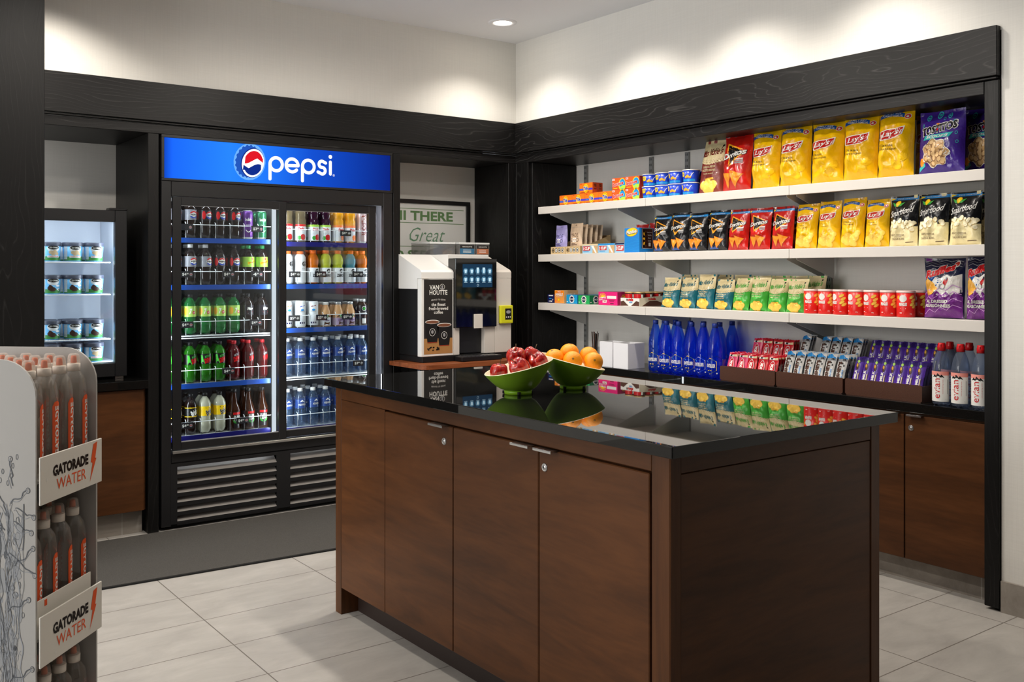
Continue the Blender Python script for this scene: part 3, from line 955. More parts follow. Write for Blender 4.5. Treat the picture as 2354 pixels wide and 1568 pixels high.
fpart('liner', [(1.527, 1.545, 5.045, 5.56, .386, 1.77), (2.806, 2.823, 5.045, 5.56, .386, 1.77), (1.546, 2.805, 5.545, 5.56, .386, 1.77), (1.546, 2.805, 5.045, 5.544, 1.752, 1.77),
                (1.546, 2.805, 5.045, 5.544, .387, .40), (2.141, 2.176, 5.045, 5.544, .401, 1.751)], LINER)
# header sign
sg = fpart('header_sign', [(1.506, 2.846, 4.990, 5.018, 2.006, 2.021), (1.506, 2.846, 4.990, 5.018, 1.786, 1.799), (1.506, 1.520, 4.990, 5.018, 1.7995, 2.0055), (2.833, 2.846, 4.990, 5.018, 1.7995, 2.0055)], FRM, bev=.001)
qs = MB()
SIGN = glow('backlit_sign_film', (20, 90, 240), 1.0, [(0.0, (16, 70, 190)), (0.035, (28, 104, 255)), (0.26, (40, 132, 255)), (0.40, (34, 120, 250)), (0.62, (20, 78, 205)), (1.0, (12, 36, 128))])
Fp = flat(4.999 - FY)
qs.rect(Fp, 1.520 - FX, 2.833 - FX, 1.799, 2.006, SIGN, 0, 1, 1)
qs.build('sign_film', sg)
qs = MB()
SW = glow('backlit_white', (255, 255, 255), 1.0); SR = glow('backlit_red', (232, 26, 40), 0.9); SB = glow('backlit_navy', (20, 50, 150), 0.8); SBB = glow('backlit_blue', (40, 96, 205), 0.8); SHALO = glow('backlit_pale_blue', (110, 176, 255), 1.0)
cx, cz = 1.985 - FX, 1.908
rot = -.30
def tilt(x, z, k=1.0):
    return (cx + x * cos(rot) - z * sin(rot), cz + x * sin(rot) + z * cos(rot))
qs.poly(Fp, [tilt(-.012 + .088 * cos(2 * pi * k / 24), .100 * sin(2 * pi * k / 24)) for k in range(24)], SHALO, 1)
crimp = []
for k in range(76):
    a = 2 * pi * k / 76; rr = 1.0 + (.055 if k % 4 < 2 else -.02)
    crimp.append(tilt(-.022 + .066 * rr * cos(a), .086 * rr * sin(a)))
qs.poly(Fp, crimp, SBB, 2)
qs.poly(Fp, [tilt(.004 + .064 * cos(2 * pi * k / 36), .082 * sin(2 * pi * k / 36)) for k in range(36)], SB, 3)
qs.poly(Fp, [tilt(.007 + .061 * cos(2 * pi * k / 36), .078 * sin(2 * pi * k / 36)) for k in range(36)], SW, 4)
n = 16
e = lambda a, k=.86: tilt(.008 + .061 * k * cos(a), .078 * k * sin(a))
def wave(u, off):
    return tilt(.008 + .051 * u, off + .016 * sin(u * 2.4 + .3) + .020 * u)
topp = [e(a) for a in [radians(18) + radians(148) * k / n for k in range(n + 1)]] + [wave(-.86 + 1.72 * k / 8, .014) for k in range(9)]
qs.poly(Fp, topp, SR, 5, 3)
botp = [e(a) for a in [radians(205) + radians(140) * k / n for k in range(n + 1)]] + [wave(.86 - 1.72 * k / 8, -.022) for k in range(9)]
qs.poly(Fp, botp, SB, 5, 3)
def rounded_word(x0, zb, u):
    """round lower-case lettering drawn as thick strokes; u = x-height"""
    t = .205 * u
    arc = lambda cx_, cy_, r, a0, a1, n=22: [(cx_ + r * cos(radians(a0 + (a1 - a0) * k / n)), cy_ + r * sin(radians(a0 + (a1 - a0) * k / n))) for k in range(n + 1)]
    def stroke(p):
        qs.line(Fp, [(x0 + x * u, zb + z * u) for x, z in p], t, SW, 3)
        for e_ in (p[0], p[-1]):
            qs.oval(Fp, x0 + e_[0] * u, zb + e_[1] * u, t / 2, t / 2, SW, 3, 14, 1)
    for ox in (0, 2.14):                                     # p
        stroke(arc(ox + .50, .5, .40, 180, -178, 32)); stroke([(ox + .10, .52), (ox + .10, -.42)])
    stroke(arc(1.55, .5, .40, 0, 318, 30)); stroke([(1.16, .47), (1.95, .50)])   # e
    stroke([(3.83, .80)] + arc(3.57, .70, .20, 52, 250, 14) + [(3.60, .50)] + arc(3.59, .30, .21, 66, -128, 14) + [(3.30, .20)])                        # s
    stroke([(4.16, .12), (4.16, .88)]); qs.oval(Fp, x0 + 4.16 * u, zb + 1.22 * u, t * .62, t * .62, SW, 3, 18, 1)             # i
rounded_word(2.079 - FX, 1.864, .0885)
qs.text(Fp, '®', 2.468 - FX, 1.868, .014, .014, SW, 3, 0.0)
qs.build('sign_print', sg)
# sliding doors
GLASS = thin_clear('door_glass', (242, 246, 247), 1.5)
def sdoor(x0, x1, z0, z1, gx0, gx1, gz0, gz1, y0):
    d = fpart('door', [(x0, gx0, y0, y0 + .022, z0, z1), (gx1, x1, y0, y0 + .022, z0, z1), (gx0, gx1, y0, y0 + .022, gz1, z1), (gx0, gx1, y0, y0 + .022, z0, gz0)], FRM, bev=.0015)
    fpart('glass_pane', [(gx0 - .002, gx1 + .002, y0 + .010, y0 + .014, gz0 - .002, gz1 + .002)], GLASS, d)
    fpart('gasket', [(gx0, gx1, y0 + .004, y0 + .009, gz0, gz0 + .004)], GREY, d)
    fpart('gasket', [(gx0, gx1, y0 + .004, y0 + .009, gz1 - .003, gz1)], GREY, d)
    return d
sdoor(1.5605, 2.178, .408, 1.705, 1.604, 2.133, .446, 1.663, 4.984)
sdoor(2.150, 2.747, .408, 1.705, 2.188, 2.698, .446, 1.661, 5.009)
fpart('door_rail', [(1.558, 2.784, 4.972, 4.992, .391, .4045)], mat('rail_aluminium', (168, 166, 162), .3, metal=.8), bev=.001)
# louvred base grille
g = fpart('base_grille', [(1.553, 1.586, 4.992, 5.004, .028, .338), (2.125, 2.203, 4.992, 5.004, .028, .338), (2.742, 2.800, 4.992, 5.004, .028, .338), (1.586, 2.125, 4.992, 5.004, .320, .338), (2.203, 2.742, 4.992, 5.004, .320, .338),
                          (1.586, 2.125, 4.992, 5.004, .028, .036), (2.203, 2.742, 4.992, 5.004, .028, .036), (1.53, 2.82, 5.06, 5.065, .022, .34)], FRM)
BLADE = mat('louvre_grey', (128, 124, 120), .45)
qs = MB()
for (a, e_) in ((1.586, 2.125), (2.203, 2.742)):
    for k in range(6):
        z = .041 + .0482 * k
        qs.prism([(4.993 - FY, z), (4.997 - FY, z), (5.040 - FY, z + .030), (5.036 - FY, z + .032)], a - FX, e_ - FX, 'x', BLADE)
        qs.box(a - FX, e_ - FX, 4.993 - FY, 4.998 - FY, z - .026 + .0052, z, FRM)
qs.build('louvre_blades', g)
fpart('kick_base', [(1.53, 2.82, 5.03, 5.50, .0, .0195)], RUBBER)
# lamps in the door posts
LED = glow('led_tube', (232, 238, 246), 0.95)
fpart('led_or_fill_tube', [(2.124, 2.1405, 5.040, 5.060, .44, 1.665)], LED)
fpart('led_or_fill_tube', [(2.1765, 2.186, 5.040, 5.060, .44, 1.665)], LED)
fpart('led_or_fill_tube', [(1.60, 2.11, 5.045, 5.058, 1.738, 1.749)], LED)
fpart('led_or_fill_tube', [(2.20, 2.78, 5.045, 5.058, 1.738, 1.749)], LED)
# shelves with price strips and wire guards
WIRE = mat('white_coated_wire', (214, 218, 222), 0.35)
LIPB = mat('price_strip_blue', (22, 70, 158), 0.35); LIPN = mat('price_strip_navy', (24, 26, 110), 0.35)
TAGM = mat('price_tag_black', (34, 34, 40), 0.35)
LX = [1.695 + .079 * k for k in range(-1, 6)]; RX = [2.242 + .0783 * k for k in range(7)]
SHELVES = [('L', 1.500, LIPB, [1.654, 2.041], ['', '$3.00']), ('L', 1.253, LIPB, [1.657, 1.880, 2.040], ['$4.00', '$4.00', '4.00']), ('L', .989, None, [1.657, 2.033], ['$4.00', '$4.00']),
           ('L', .734, LIPB, [1.880], ['$4.00']), ('L', .462, LIPN, [1.657, 1.958], ['$4.00', '$4.00']),
           ('R', 1.490, LIPN, [2.575], ['$4.00']), ('R', 1.252, LIPB, [2.259, 2.416, 2.653], ['$4.00', '$4.00', '$4.00']), ('R', 1.006, LIPB, [2.256, 2.424, 2.584], ['$5.00', '$5.00', '$5.00']),
           ('R', .733, None, [2.656], ['$3.00']), ('R', .448, LIPN, [], [])]
for sd, z, lip, tx, tt in SHELVES:
    x0, x1 = (1.550, 2.121) if sd == 'L' else (2.190, 2.765)
    zf = z - .003
    qs = MB(); qs.box(x0 - FX, x1 - FX, 5.082 - FY, 5.540 - FY, zf - .008, zf - .001, WIRE)
    for k in range(2):
        qs.tube([(x0 - FX, 5.078 - FY, zf - .003 - .012 * k), (x1 - FX, 5.078 - FY, zf - .003 - .012 * k)], .0032, WIRE, 6)
    sh = qs.build('shelf', fr_)
    if lip:
        qs = MB(); qs.box(x0 - FX, x1 - FX, 5.068 - FY, 5.073 - FY, z - .027, z - .001, lip); qs.build('price_strip', sh)
    qs = MB(); zw = z + .069
    qs.tube([(x0 - FX, 5.066 - FY, zw), (x1 - FX, 5.066 - FY, zw)], .0022, WIRE, 6)
    xs = (LX if sd == 'L' else RX)
    for xx in [xs[0] - .039] + [v + .0392 for v in xs]:
        if x0 + .004 < xx < x1 + .006:
            xx = min(xx, x1 - .004)
            qs.tube([(xx - FX, 5.070 - FY, z), (xx - FX, 5.070 - FY, zw + .004), (xx - FX, 5.076 - FY, zw + .012), (xx - FX, 5.084 - FY, zw + .013)], .0021, WIRE, 5)
    qs.build('wire_guard', sh)
    for xx, t in zip(tx, tt):
        qs = MB(); qs.box(xx - .034 - FX, xx + .034 - FX, 5.058 - FY, 5.0625 - FY, zw - .031, zw + .002, TAGM)
        Ft = flat(5.058 - FY)
        if t:
            qs.text(Ft, t[:-3], xx - FX - .014, zw - .015, .022, .017, WHITE, 1, .02); qs.text(Ft, t[-2:], xx - FX + .003, zw - .011, .010, .008, WHITE, 1, .02)
        qs.oval(Ft, xx - FX + .021, zw - .015, .008, .008, GREY, 1); qs.line(Ft, [(xx - FX + .014, zw - .015), (xx - FX + .028, zw - .014)], .003, RED if sd == 'L' else WHITE, 2)
        qs.build('price_tag', sh)

# what stands on the fridge shelves: two rows deep (water three deep)
ROWS = {('L', 1.500): [K_DIET, K_DIET, K_COLA, K_COLA, K_COLA, K_BUBP, K_BUBG], ('L', 1.253): [K_DIET, K_DIET, K_DIET, K_COLA, K_COLA, K_ALE, K_ALE],
        ('L', .989): [K_SEVEN] * 5 + [K_ROOT] * 2, ('L', .734): [K_DEW] * 4 + [K_DEWR] * 3, ('L', .462): [K_BRISKD, K_BRISKD, K_BRISK, K_BRISK, K_TEA, K_TEA, K_TEA],
        ('R', 1.490): [K_JA, K_JA, K_JG, K_JG, K_JO, K_JO, K_ROCK], ('R', 1.252): [K_FIT, K_FIT, K_ZO, K_ZY, K_ZY, K_ZB, K_ZO],
        ('R', 1.006): [K_DSA, K_DSB, K_DSC, K_FRAP, K_FRAPD, K_FRAPD, K_BREW], ('R', .733): [K_AQ] * 7, ('R', .448): [K_AQ] * 7}
LEVEL = {1.500: 'top', 1.490: 'top', 1.253: 'second', 1.252: 'second', .989: 'third', 1.006: 'third', .734: 'fourth', .733: 'fourth', .462: 'lowest', .448: 'lowest'}
for (sd, z), ks in ROWS.items():
    for i, k in enumerate(ks):
        nm = k.root.name.split('.')[0].replace('_', ' ')
        depth = 3 if k is K_AQ else 2
        for d in range(depth):
            x = (LX if sd == 'L' else RX)[i]
            y = 5.122 + .072 * d
            where = 'front row' if d == 0 else ('second row' if d == 1 else 'third row')
            k.put((x + RND.uniform(-.002, .002), y, z + .0002), RND.uniform(-.28, .28) + (0.10 if sd == 'L' else 0),
                  '%s %s from left, %s, %s shelf behind %s fridge door' % (nm, ORD[i], where, LEVEL[z], 'left' if sd == 'L' else 'right'), 'can' if 'can' in nm.split() else 'bottle',
                  'drinks on the %s shelf behind the %s fridge door' % (LEVEL[z], 'left' if sd == 'L' else 'right'))

def inner_lamp(name, loc, rot, sx, sy, power, col=(.92, .96, 1.0)):
    l = bpy.data.lights.new(name, 'AREA'); l.shape = 'RECTANGLE'; l.size = sx; l.size_y = sy; l.energy = power; l.color = col
    o = bpy.data.objects.new(name, l); COL.objects.link(o); o.location = loc; o.rotation_euler = rot
    return o
inner_lamp('fridge_lamp', (2.121, 5.040, 1.06), (pi / 2, 0, radians(74)), .018, 1.22, 3.0)
inner_lamp('fridge_lamp', (2.189, 5.040, 1.06), (pi / 2, 0, radians(-74)), .018, 1.22, 3.0)
inner_lamp('fridge_lamp', (1.549, 5.047, 1.06), (pi / 2, 0, radians(-72)), .018, 1.22, 3.0)
inner_lamp('fridge_lamp', (2.803, 5.047, 1.06), (pi / 2, 0, radians(72)), .018, 1.22, 2.0)
inner_lamp('fridge_lamp', (1.85, 5.052, 1.735), (radians(28), 0, 0), .5, .012, .7)
inner_lamp('fridge_lamp', (2.49, 5.052, 1.735), (radians(28), 0, 0), .55, .012, .7)
inner_lamp('freezer_lamp_or_fill', (1.320, 5.185, 1.225), (pi / 2, 0, radians(68)), .018, .70, 2.0)
inner_lamp('freezer_lamp_or_fill', (.849, 5.185, 1.225), (pi / 2, 0, radians(-68)), .018, .70, 1.2)  # left-hand fill lamp, added to brighten the tubs
inner_lamp('freezer_lamp_or_fill', (1.07, 5.182, 1.583), (radians(25), 0, 0), .46, .012, 1.1)
# ================================================================== ICE CREAM FREEZER
ZX, ZY, ZZ = 1.09, 5.30, 0.7765
fz = empty('ice_cream_freezer', (ZX, ZY, ZZ))
tag(fz, 'small black glass-door freezer lit white inside on its granite counter', 'freezer')
def zpart(name, boxes, m, parent=None, bev=0.0):
    qq = MB()
    for x0, x1, y0, y1, z0, z1 in boxes:
        qq.box(x0 - ZX, x1 - ZX, y0 - ZY, y1 - ZY, z0 - ZZ, z1 - ZZ, m, bev=bev, seg=1)
    return qq.build(name, parent or fz)
zpart('cabinet', [(.800, .815, 5.165, 5.56, .79, 1.630), (1.360, 1.374, 5.165, 5.56, .79, 1.630), (.8155, 1.3595, 5.165, 5.56, 1.612, 1.630), (.8155, 1.3595, 5.545, 5.56, .79, 1.6115), (.8155, 1.3595, 5.165, 5.5445, .79, .83)], FRM, bev=.002)
zpart('foot', [(1.32, 1.36, 5.14, 5.18, .7770, .7895)], STEEL); zpart('foot', [(.83, .87, 5.14, 5.18, .7770, .7895)], STEEL)
LINW = mat('freezer_liner', (214, 220, 230), 0.45)
zpart('liner', [(.816, .830, 5.17, 5.54, .831, 1.611), (1.345, 1.359, 5.17, 5.54, .831, 1.611), (.831, 1.344, 5.53, 5.544, .831, 1.611), (.831, 1.344, 5.17, 5.529, 1.598, 1.611), (.831, 1.344, 5.17, 5.529, .831, .862)], LINW)
zd = zpart('door', [(.800, .860, 5.125, 5.163, .79, 1.632), (1.316, 1.374, 5.125, 5.163, .79, 1.632), (.8605, 1.3155, 5.125, 5.163, 1.573, 1.632), (.8605, 1.3155, 5.125, 5.163, .79, .858)], FRM, bev=.002)
zpart('glass_pane', [(.858, 1.318, 5.140, 5.145, .856, 1.575)], GLASS, zd)
zpart('hinge', [(1.29, 1.378, 5.13, 5.20, 1.6325, 1.645)], BLACKP, bev=.003)
FLED = glow('freezer_led', (226, 236, 255), 1.6)
zpart('led_or_fill_tube', [(1.322, 1.343, 5.172, 5.190, .866, 1.590)], FLED)
zpart('led_or_fill_tube', [(.832, .846, 5.172, 5.190, .866, 1.580)], FLED)  # unseen left tube, added with its fill lamp to brighten the tubs
zpart('led_or_fill_tube', [(.85, 1.31, 5.172, 5.186, 1.586, 1.596)], FLED)
for zz in (1.372, 1.208, .981):
    qs = MB()
    for y in (5.20, 5.28, 5.36, 5.44, 5.52):
        qs.tube([(.833 - ZX, y - ZY, zz - .004 - ZZ), (1.312 - ZX, y - ZY, zz - .004 - ZZ)], .003, WIRE, 6)
    for k in range(41):
        x = .84 + k * .0117
        qs.tube([(x - ZX, 5.196 - ZY, zz - .0015 - ZZ), (x - ZX, 5.525 - ZY, zz - .0015 - ZZ)], .0013, WIRE, 4)
    qs.build('shelf', fz)
# ice cream tubs
def tub(name, sky, field, art):
    root = empty(name)
    q = MB(); q.lathe([(.0005, 0), (.040, 0), (.041, .002), (.0475, .082)], sky, 28)
    F = cyl(.0415, lambda z: .041 + .0065 * z / .082 + .0003)
    q.rect(F, -.062, .062, .004, .024, field, 1, 16, 2)
    q.oval(F, 0, .064, .030, .020, LABWHITE, 1, 24, 3); q.oval(F, 0, .068, .026, .010, INK, 2, 20, 2)
    q.text(F, 'ICE CREAM', 0, .068, .036, .007, WHITE, 3, .02, arc=.002)
    q.rect(F, -.062, -.040, .010, .074, LABWHITE, 1, 5, 3)
    for k in range(7):
        q.line(F, [(-.060, .066 - .008 * k), (-.043, .066 - .008 * k)], .0015, GREY, 2)
    art(q, F); q.build('tub_body', root)
    q = MB(); q.lathe([(.0488, .076), (.0492, .092), (.047, .096), (.0005, .096)], TUBLID, 28, cap=False)
    q.build('lid', root)
    return Kind(root)
TUBLID = mat('tub_lid_dark', (66, 70, 86), 0.4)
TSKY = mat('tub_sky', (104, 176, 226), 0.45); TFIELD = mat('tub_field', (58, 130, 62), 0.45)
FUDGE = mat('fudge_brown', (58, 34, 26), 0.5); DOUGH = mat('cookie_dough', (198, 176, 140), 0.5)
def a_fudge(q, F):
    q.oval(F, -.014, .030, .014, .012, FUDGE, 3); q.oval(F, -.004, .024, .016, .011, FUDGE, 3); q.oval(F, -.016, .040, .007, .006, FUDGE, 3)
    q.oval(F, .022, .042, .012, .005, LABWHITE, 2); q.oval(F, .026, .024, .008, .006, LABWHITE, 2); q.oval(F, .028, .024, .004, .003, INK, 3)
def a_dough(q, F):
    for x, z, r in ((-.012, .044, .011), (.006, .046, .012), (.016, .038, .009), (-.002, .036, .010)):
        q.oval(F, x, z, r, r * .8, DOUGH, 3, 14)
    q.rect(F, -.028, .028, .018, .028, LABWHITE, 3, 6, 1); q.text(F, 'Cookie Dough', 0, .023, .048, .007, RED, 4, .02)
K_TF = tub('ice_cream_tub', TSKY, TFIELD, a_fudge); K_TD = tub('ice_cream_tub', TSKY, TFIELD, a_dough)
for r_, (zz, k, nm) in enumerate(((1.3735, K_TD, 'top'), (1.2095, K_TF, 'second'), (.9825, K_TF, 'third'), (.8625, None, 'bottom'))):
    for c_, x in enumerate((1.040, 1.142, 1.243)):
        kk = k or (K_TD if c_ == 2 else K_TF)
        for d_ in range(2):
            kk.put((x, 5.252 + .105 * d_, zz), .12 if d_ == 0 else .3, '%s ice cream tub, %s from the dark panel, %s row, %s freezer shelf' % ('cookie dough' if kk is K_TD else 'chocolate fudge', ORD[c_], 'front' if d_ == 0 else 'back', nm),
                   'ice cream tub', 'ice cream tubs in the small freezer')

# ================================================================== FRAMED PRINT
b = empty('framed_print', (3.277, 5.36, 1.24))
tag(b, 'black framed white print with green greeting hanging behind the coffee machine', 'picture')
q = MB(); w2, h2 = .370, .547
for bx in ((-w2, w2, -.010, .018, h2 - .026, h2), (-w2, w2, -.010, .018, -.46, -.434), (-w2, -w2 + .030, -.010, .018, -.4335, h2 - .0265), (w2 - .030, w2, -.010, .018, -.4335, h2 - .0265)):
    q.box(*bx, mat('frame_black', (26, 26, 27), .4), bev=.002, seg=1)
q.build('picture_frame', b)
q = MB(); PAPER = mat('print_paper', (232, 233, 230), .6); INKG = mat('sage_green_ink', (104, 140, 92), .6); INKT = mat('brush_green_ink', (110, 150, 120), .6)
q.box(-w2 + .030, w2 - .030, .002, .012, -.434, h2 - .026, PAPER); F = flat(.002)
for z in (.488, .397, .245):
    q.line(F, [(-.318, z), (.322, z)], .004, INKG, 1)
q.text(F, 'HI THERE', .008, .443, .457, .062, INKG, 1, .035)
q.text(F, 'Great', .040, .322, .27, .090, INKT, 1, -.006, .42)
q.text(F, 'TO SEE YOU', -.01, .190, .52, .062, INKG, 1, .035)
q.build('print', b)

# ================================================================== COFFEE MACHINE
CX_, CY_, CZ_ = 3.21, 4.737, 0.7975
cm = empty('coffee_machine', (CX_, CY_, CZ_))
tag(cm, 'white and black bean-to-cup coffee machine with touchscreen on a wooden board', 'coffee machine')
def cpart(name, boxes, m, parent=None, bev=0.003):
    qq = MB()
    for x0, x1, y0, y1, z0, z1 in boxes:
        qq.box(x0 - CX_, x1 - CX_, y0 - CY_, y1 - CY_, z0 - CZ_, z1 - CZ_, m, bev=bev, seg=2)
    return qq.build(name, parent or cm)
MW = mat('machine_white', (222, 221, 218), .35); MG = mat('machine_warm_grey', (206, 200, 192), .4); GLOSSB = mat('machine_gloss_black', (10, 10, 11), .06, spec=.7); MBK = mat('machine_black', (18, 18, 19), .4)
cpart('plinth', [(2.897, 3.524, 4.738, 5.26, .7976, .832)], MBK)
cpart('rear_body', [(2.893, 3.528, 4.780, 5.27, .8325, 1.22)], MBK)
def hood(x0, x1, m, name):
    qq = MB()
    pr = [(0, 1.282), (0, 1.318), (.012, 1.332), (.26, 1.425), (.53, 1.425), (.53, 1.222), (.045, 1.222), (.045, 1.282)]
    qq.prism([(y, z - CZ_) for y, z in pr], x0 - CX_, x1 - CX_, 'x', m)
    return qq.build(name, cm)
hood(2.889, 3.110, MW, 'hood'); hood(3.4065, 3.530, MG, 'hood')
cpart('rear_hood', [(3.1105, 3.4060, 4.80, 5.266, 1.2225, 1.424)], MW)
cpart('side_panel', [(2.889, 3.1095, 4.737, 4.779, .833, 1.281)], MW, bev=.002)
cpart('grip_lip', [(2.894, 2.935, 4.733, 4.7365, 1.281, 1.284)], MG, bev=0)
rp = cpart('right_panel', [(3.4065, 3.530, 4.737, 4.779, .833, .998), (3.4065, 3.530, 4.737, 4.779, .999, 1.281)], MG, bev=.0015)
cpart('column', [(3.1105, 3.151, 4.737, 4.779, .833, .991)], MG, bev=.002); cpart('column', [(3.332, 3.4055, 4.737, 4.779, .833, .991)], MG, bev=.002)
cpart('cup_recess', [(3.1515, 3.3315, 4.772, 4.779, .840, .991)], mat('recess_dark', (30, 30, 31), .35), bev=0)
hd = cpart('dispenser_head', [(3.111, 3.406, 4.715, 4.799, .992, 1.400)], GLOSSB, bev=.004)
cpart('spout', [(3.236, 3.296, 4.705, 4.7145, .986, 1.070)], MG, hd, bev=.002)
qs = MB(); F = flat(4.715 - CY_); SCR = glow('screen_glow', (40, 74, 104), .55); SCI = glow('screen_icon', (196, 226, 240), 1.0); SCT = glow('screen_halo', (86, 138, 170), .7)
X = lambda v: v - CX_
Z = lambda v: v - CZ_
qs.rect(F, X(3.158), X(3.373), Z(1.229), Z(1.366), SCR, 1, 1, 1)
for r_ in range(2):
    for k in range(5):
        x = X(3.179 + .0435 * k); z = Z(1.322 - .050 * r_); h = .016 if (r_, k) not in ((0, 2), (0, 3)) else .032
        qs.oval(F, x, z + .004, .017, .017, SCT, 2, 14, 1)
        qs.poly(F, [(x - .009, z + h * .75), (x + .009, z + h * .75), (x + .006, z - .008), (x - .006, z - .008)], SCI, 3, 1)
        qs.line(F, [(x - .012, z - .014), (x + .012, z - .014)], .0016, SCI, 3)
qs.ring(F, X(3.266), Z(1.241), .007, .007, .0012, SCI, 3)
qs.build('touchscreen', hd)
cpart('drip_tray', [(3.115, 3.402, 4.655, 4.735, .7978, .826)], MBK, bev=.004)
qs = MB()
for k in range(9):
    qs.box(X(3.135) + k * .028, X(3.153) + k * .028, 4.662 - CY_, 4.730 - CY_, Z(.8262), Z(.8285), STEEL)
qs.build('drip_grid', cm)
# printed front panel
qs = MB(); F = flat(4.737 - CY_ - .0002); POST = mat('poster_black', (36, 34, 33), .4)
qs.rect(F, X(2.906), X(3.101), Z(.846), Z(1.277), POST, 1, 1, 1)
qs.rect(F, X(2.906), X(3.101), Z(.846), Z(.936), mat('poster_table', (166, 120, 70), .45), 2, 1, 1)
qs.text(F, 'VAN', X(2.975), Z(1.231), .064, .028, WHITE, 3, .02); qs.text(F, 'HOUTTE', X(3.004), Z(1.201), .122, .028, WHITE, 3, .02)
qs.ring(F, X(3.030), Z(1.233), .017, .017, .0018, WHITE, 3); qs.oval(F, X(3.030), Z(1.235), .006, .008, GREY, 3); qs.oval(F, X(3.030), Z(1.224), .009, .004, GREY, 3)
qs.text(F, 'PROUD TO SERVE', X(3.004), Z(1.160), .096, .008, WHITE, 3, .0, arc=.004)
qs.text(F, 'the finest', X(3.004), Z(1.132), .096, .019, WHITE, 3, .015); qs.text(F, 'fresh-brewed', X(3.004), Z(1.109), .132, .019, WHITE, 3, .015); qs.text(F, 'coffee', X(3.004), Z(1.087), .062, .019, WHITE, 3, .015)
CUPB = mat('poster_cup', (22, 21, 21), .4)
for cx_, zb, wt, wb in ((2.962, .912, .096, .066), (3.043, .892, .098, .068)):
    zt = zb + .120
    qs.poly(F, [(X(cx_) - wt / 2, Z(zt)), (X(cx_) + wt / 2, Z(zt)), (X(cx_) + wb / 2, Z(zb)), (X(cx_) - wb / 2, Z(zb))], CUPB, 4, 1)
    qs.oval(F, X(cx_), Z(zt), wt / 2, .012, WHITE, 5, 24, 1); qs.oval(F, X(cx_), Z(zt) - .001, wt / 2 - .004, .009, mat('poster_coffee', (120, 74, 52), .4), 6, 24, 1)
    qs.ring(F, X(cx_), Z(zb + .060), .020, .022, .002, WHITE, 5); qs.oval(F, X(cx_), Z(zb + .062), .008, .011, GREY, 5)
    qs.line(F, [(X(cx_) - wb / 2, Z(zb + .001)), (X(cx_) + wb / 2, Z(zb + .001))], .004, mat('poster_red', (150, 50, 30), .4), 5)
for k in range(14):
    qs.oval(F, X(2.925 + RND.random() * .085), Z(.868 + RND.random() * .022), .0055, .004, CUPB, 5, 8, 1)
qs.build('front_graphic', cm)
cr = cpart('card_reader', [(3.433, 3.527, 4.712, 4.7365, 1.008, 1.117)], mat('reader_yellow', (206, 204, 30), .35), bev=.005)
qs = MB(); F = flat(4.712 - CY_); qs.rect(F, X(3.466), X(3.514), Z(1.030), Z(1.098), INK, 1, 1, 1); qs.oval(F, X(3.490), Z(1.077), .017, .010, GREY, 2, 18, 1)
for k in range(3):
    qs.oval(F, X(3.476 + .014 * k), Z(1.046), .004, .004, WHITE, 2, 8, 1)
qs.build('reader_screen', cr)
# clear bean boxes on its roof
ACRY = thin_clear('clear_acrylic', (228, 228, 226), 1.45, .10, (220, 220, 220))
BEANS = mat('coffee_beans', (70, 40, 26), .5, bump=1.0, bscale=110)
for k, (x0, x1, y0, y1, lc, lab) in enumerate(((3.315, 3.436, 4.99, 5.24, mat('tag_blue', (44, 96, 130), .4), 'clear bean box with a blue tag on the coffee machine roof'), (3.442, 3.545, 4.99, 5.24, mat('tag_copper', (170, 104, 72), .4), 'clear bean box with a copper tag on the coffee machine roof'))):
    zb = 1.4255
    o = empty('bean_box', ((x0 + x1) / 2, (y0 + y1) / 2, zb)); tag(o, lab, 'container', 'bean boxes on the coffee machine')
    w, dd = (x1 - x0) / 2, (y1 - y0) / 2
    q = MB()
    for bx in ((-w, w, -dd, -dd + .002, 0, .066), (-w, w, dd - .002, dd, 0, .066), (-w, -w + .002, -dd + .002, dd - .002, 0, .066), (w - .002, w, -dd + .002, dd - .002, 0, .066), (-w + .002, w - .002, -dd + .002, dd - .002, 0, .002)):
        q.box(*bx, ACRY)
    q.build('tub', o)
    q = MB(); q.box(-w - .002, w + .002, -dd - .002, dd + .002, .067, .078, mat('lid_frosted', (206, 208, 208), .3), bev=.002); q.build('lid', o)
    q = MB(); q.box(-w + .004, w - .004, -dd + .004, dd - .004, .003, .040, BEANS); q.build('coffee_beans', o)
    q = MB(); F = flat(-dd); q.rect(F, -w + .008, w - .006, .006, .062, POST, 1, 1, 1); q.rect(F, -w + .008, w - .006, .006, .040, lc, 2, 1, 1); q.text(F, 'VAN HOUTTE', 0, .051, w * 1.2, .006, WHITE, 3, .01)
    for j in range(3):
        q.line(F, [(-w * .5, .031 - .007 * j), (w * .5, .031 - .007 * j)], .002, WHITE, 3)
    q.build('tag', o)
o = empty('bean_box', (3.215, 5.13, 1.4255)); tag(o, 'long clear bean box without a tag behind the tagged bean boxes', 'container', 'bean boxes on the coffee machine')
q = MB(); w, dd = .092, .11
for bx in ((-w, w, -dd, -dd + .002, 0, .066), (-w, w, dd - .002, dd, 0, .066), (-w, -w + .002, -dd + .002, dd - .002, 0, .066), (w - .002, w, -dd + .002, dd - .002, 0, .066), (-w + .002, w - .002, -dd + .002, dd - .002, 0, .002)):
    q.box(*bx, ACRY)
q.build('tub', o); q = MB(); q.box(-w - .002, w + .002, -dd - .002, dd + .002, .067, .078, MATS['lid_frosted'], bev=.002); q.build('lid', o)
q = MB(); q.prism([(-.004, .003), (w - .004, .003), (w - .004, .050), (.03, .034)], -dd + .004, dd - .004, 'y', BEANS); q.build('coffee_beans', o)

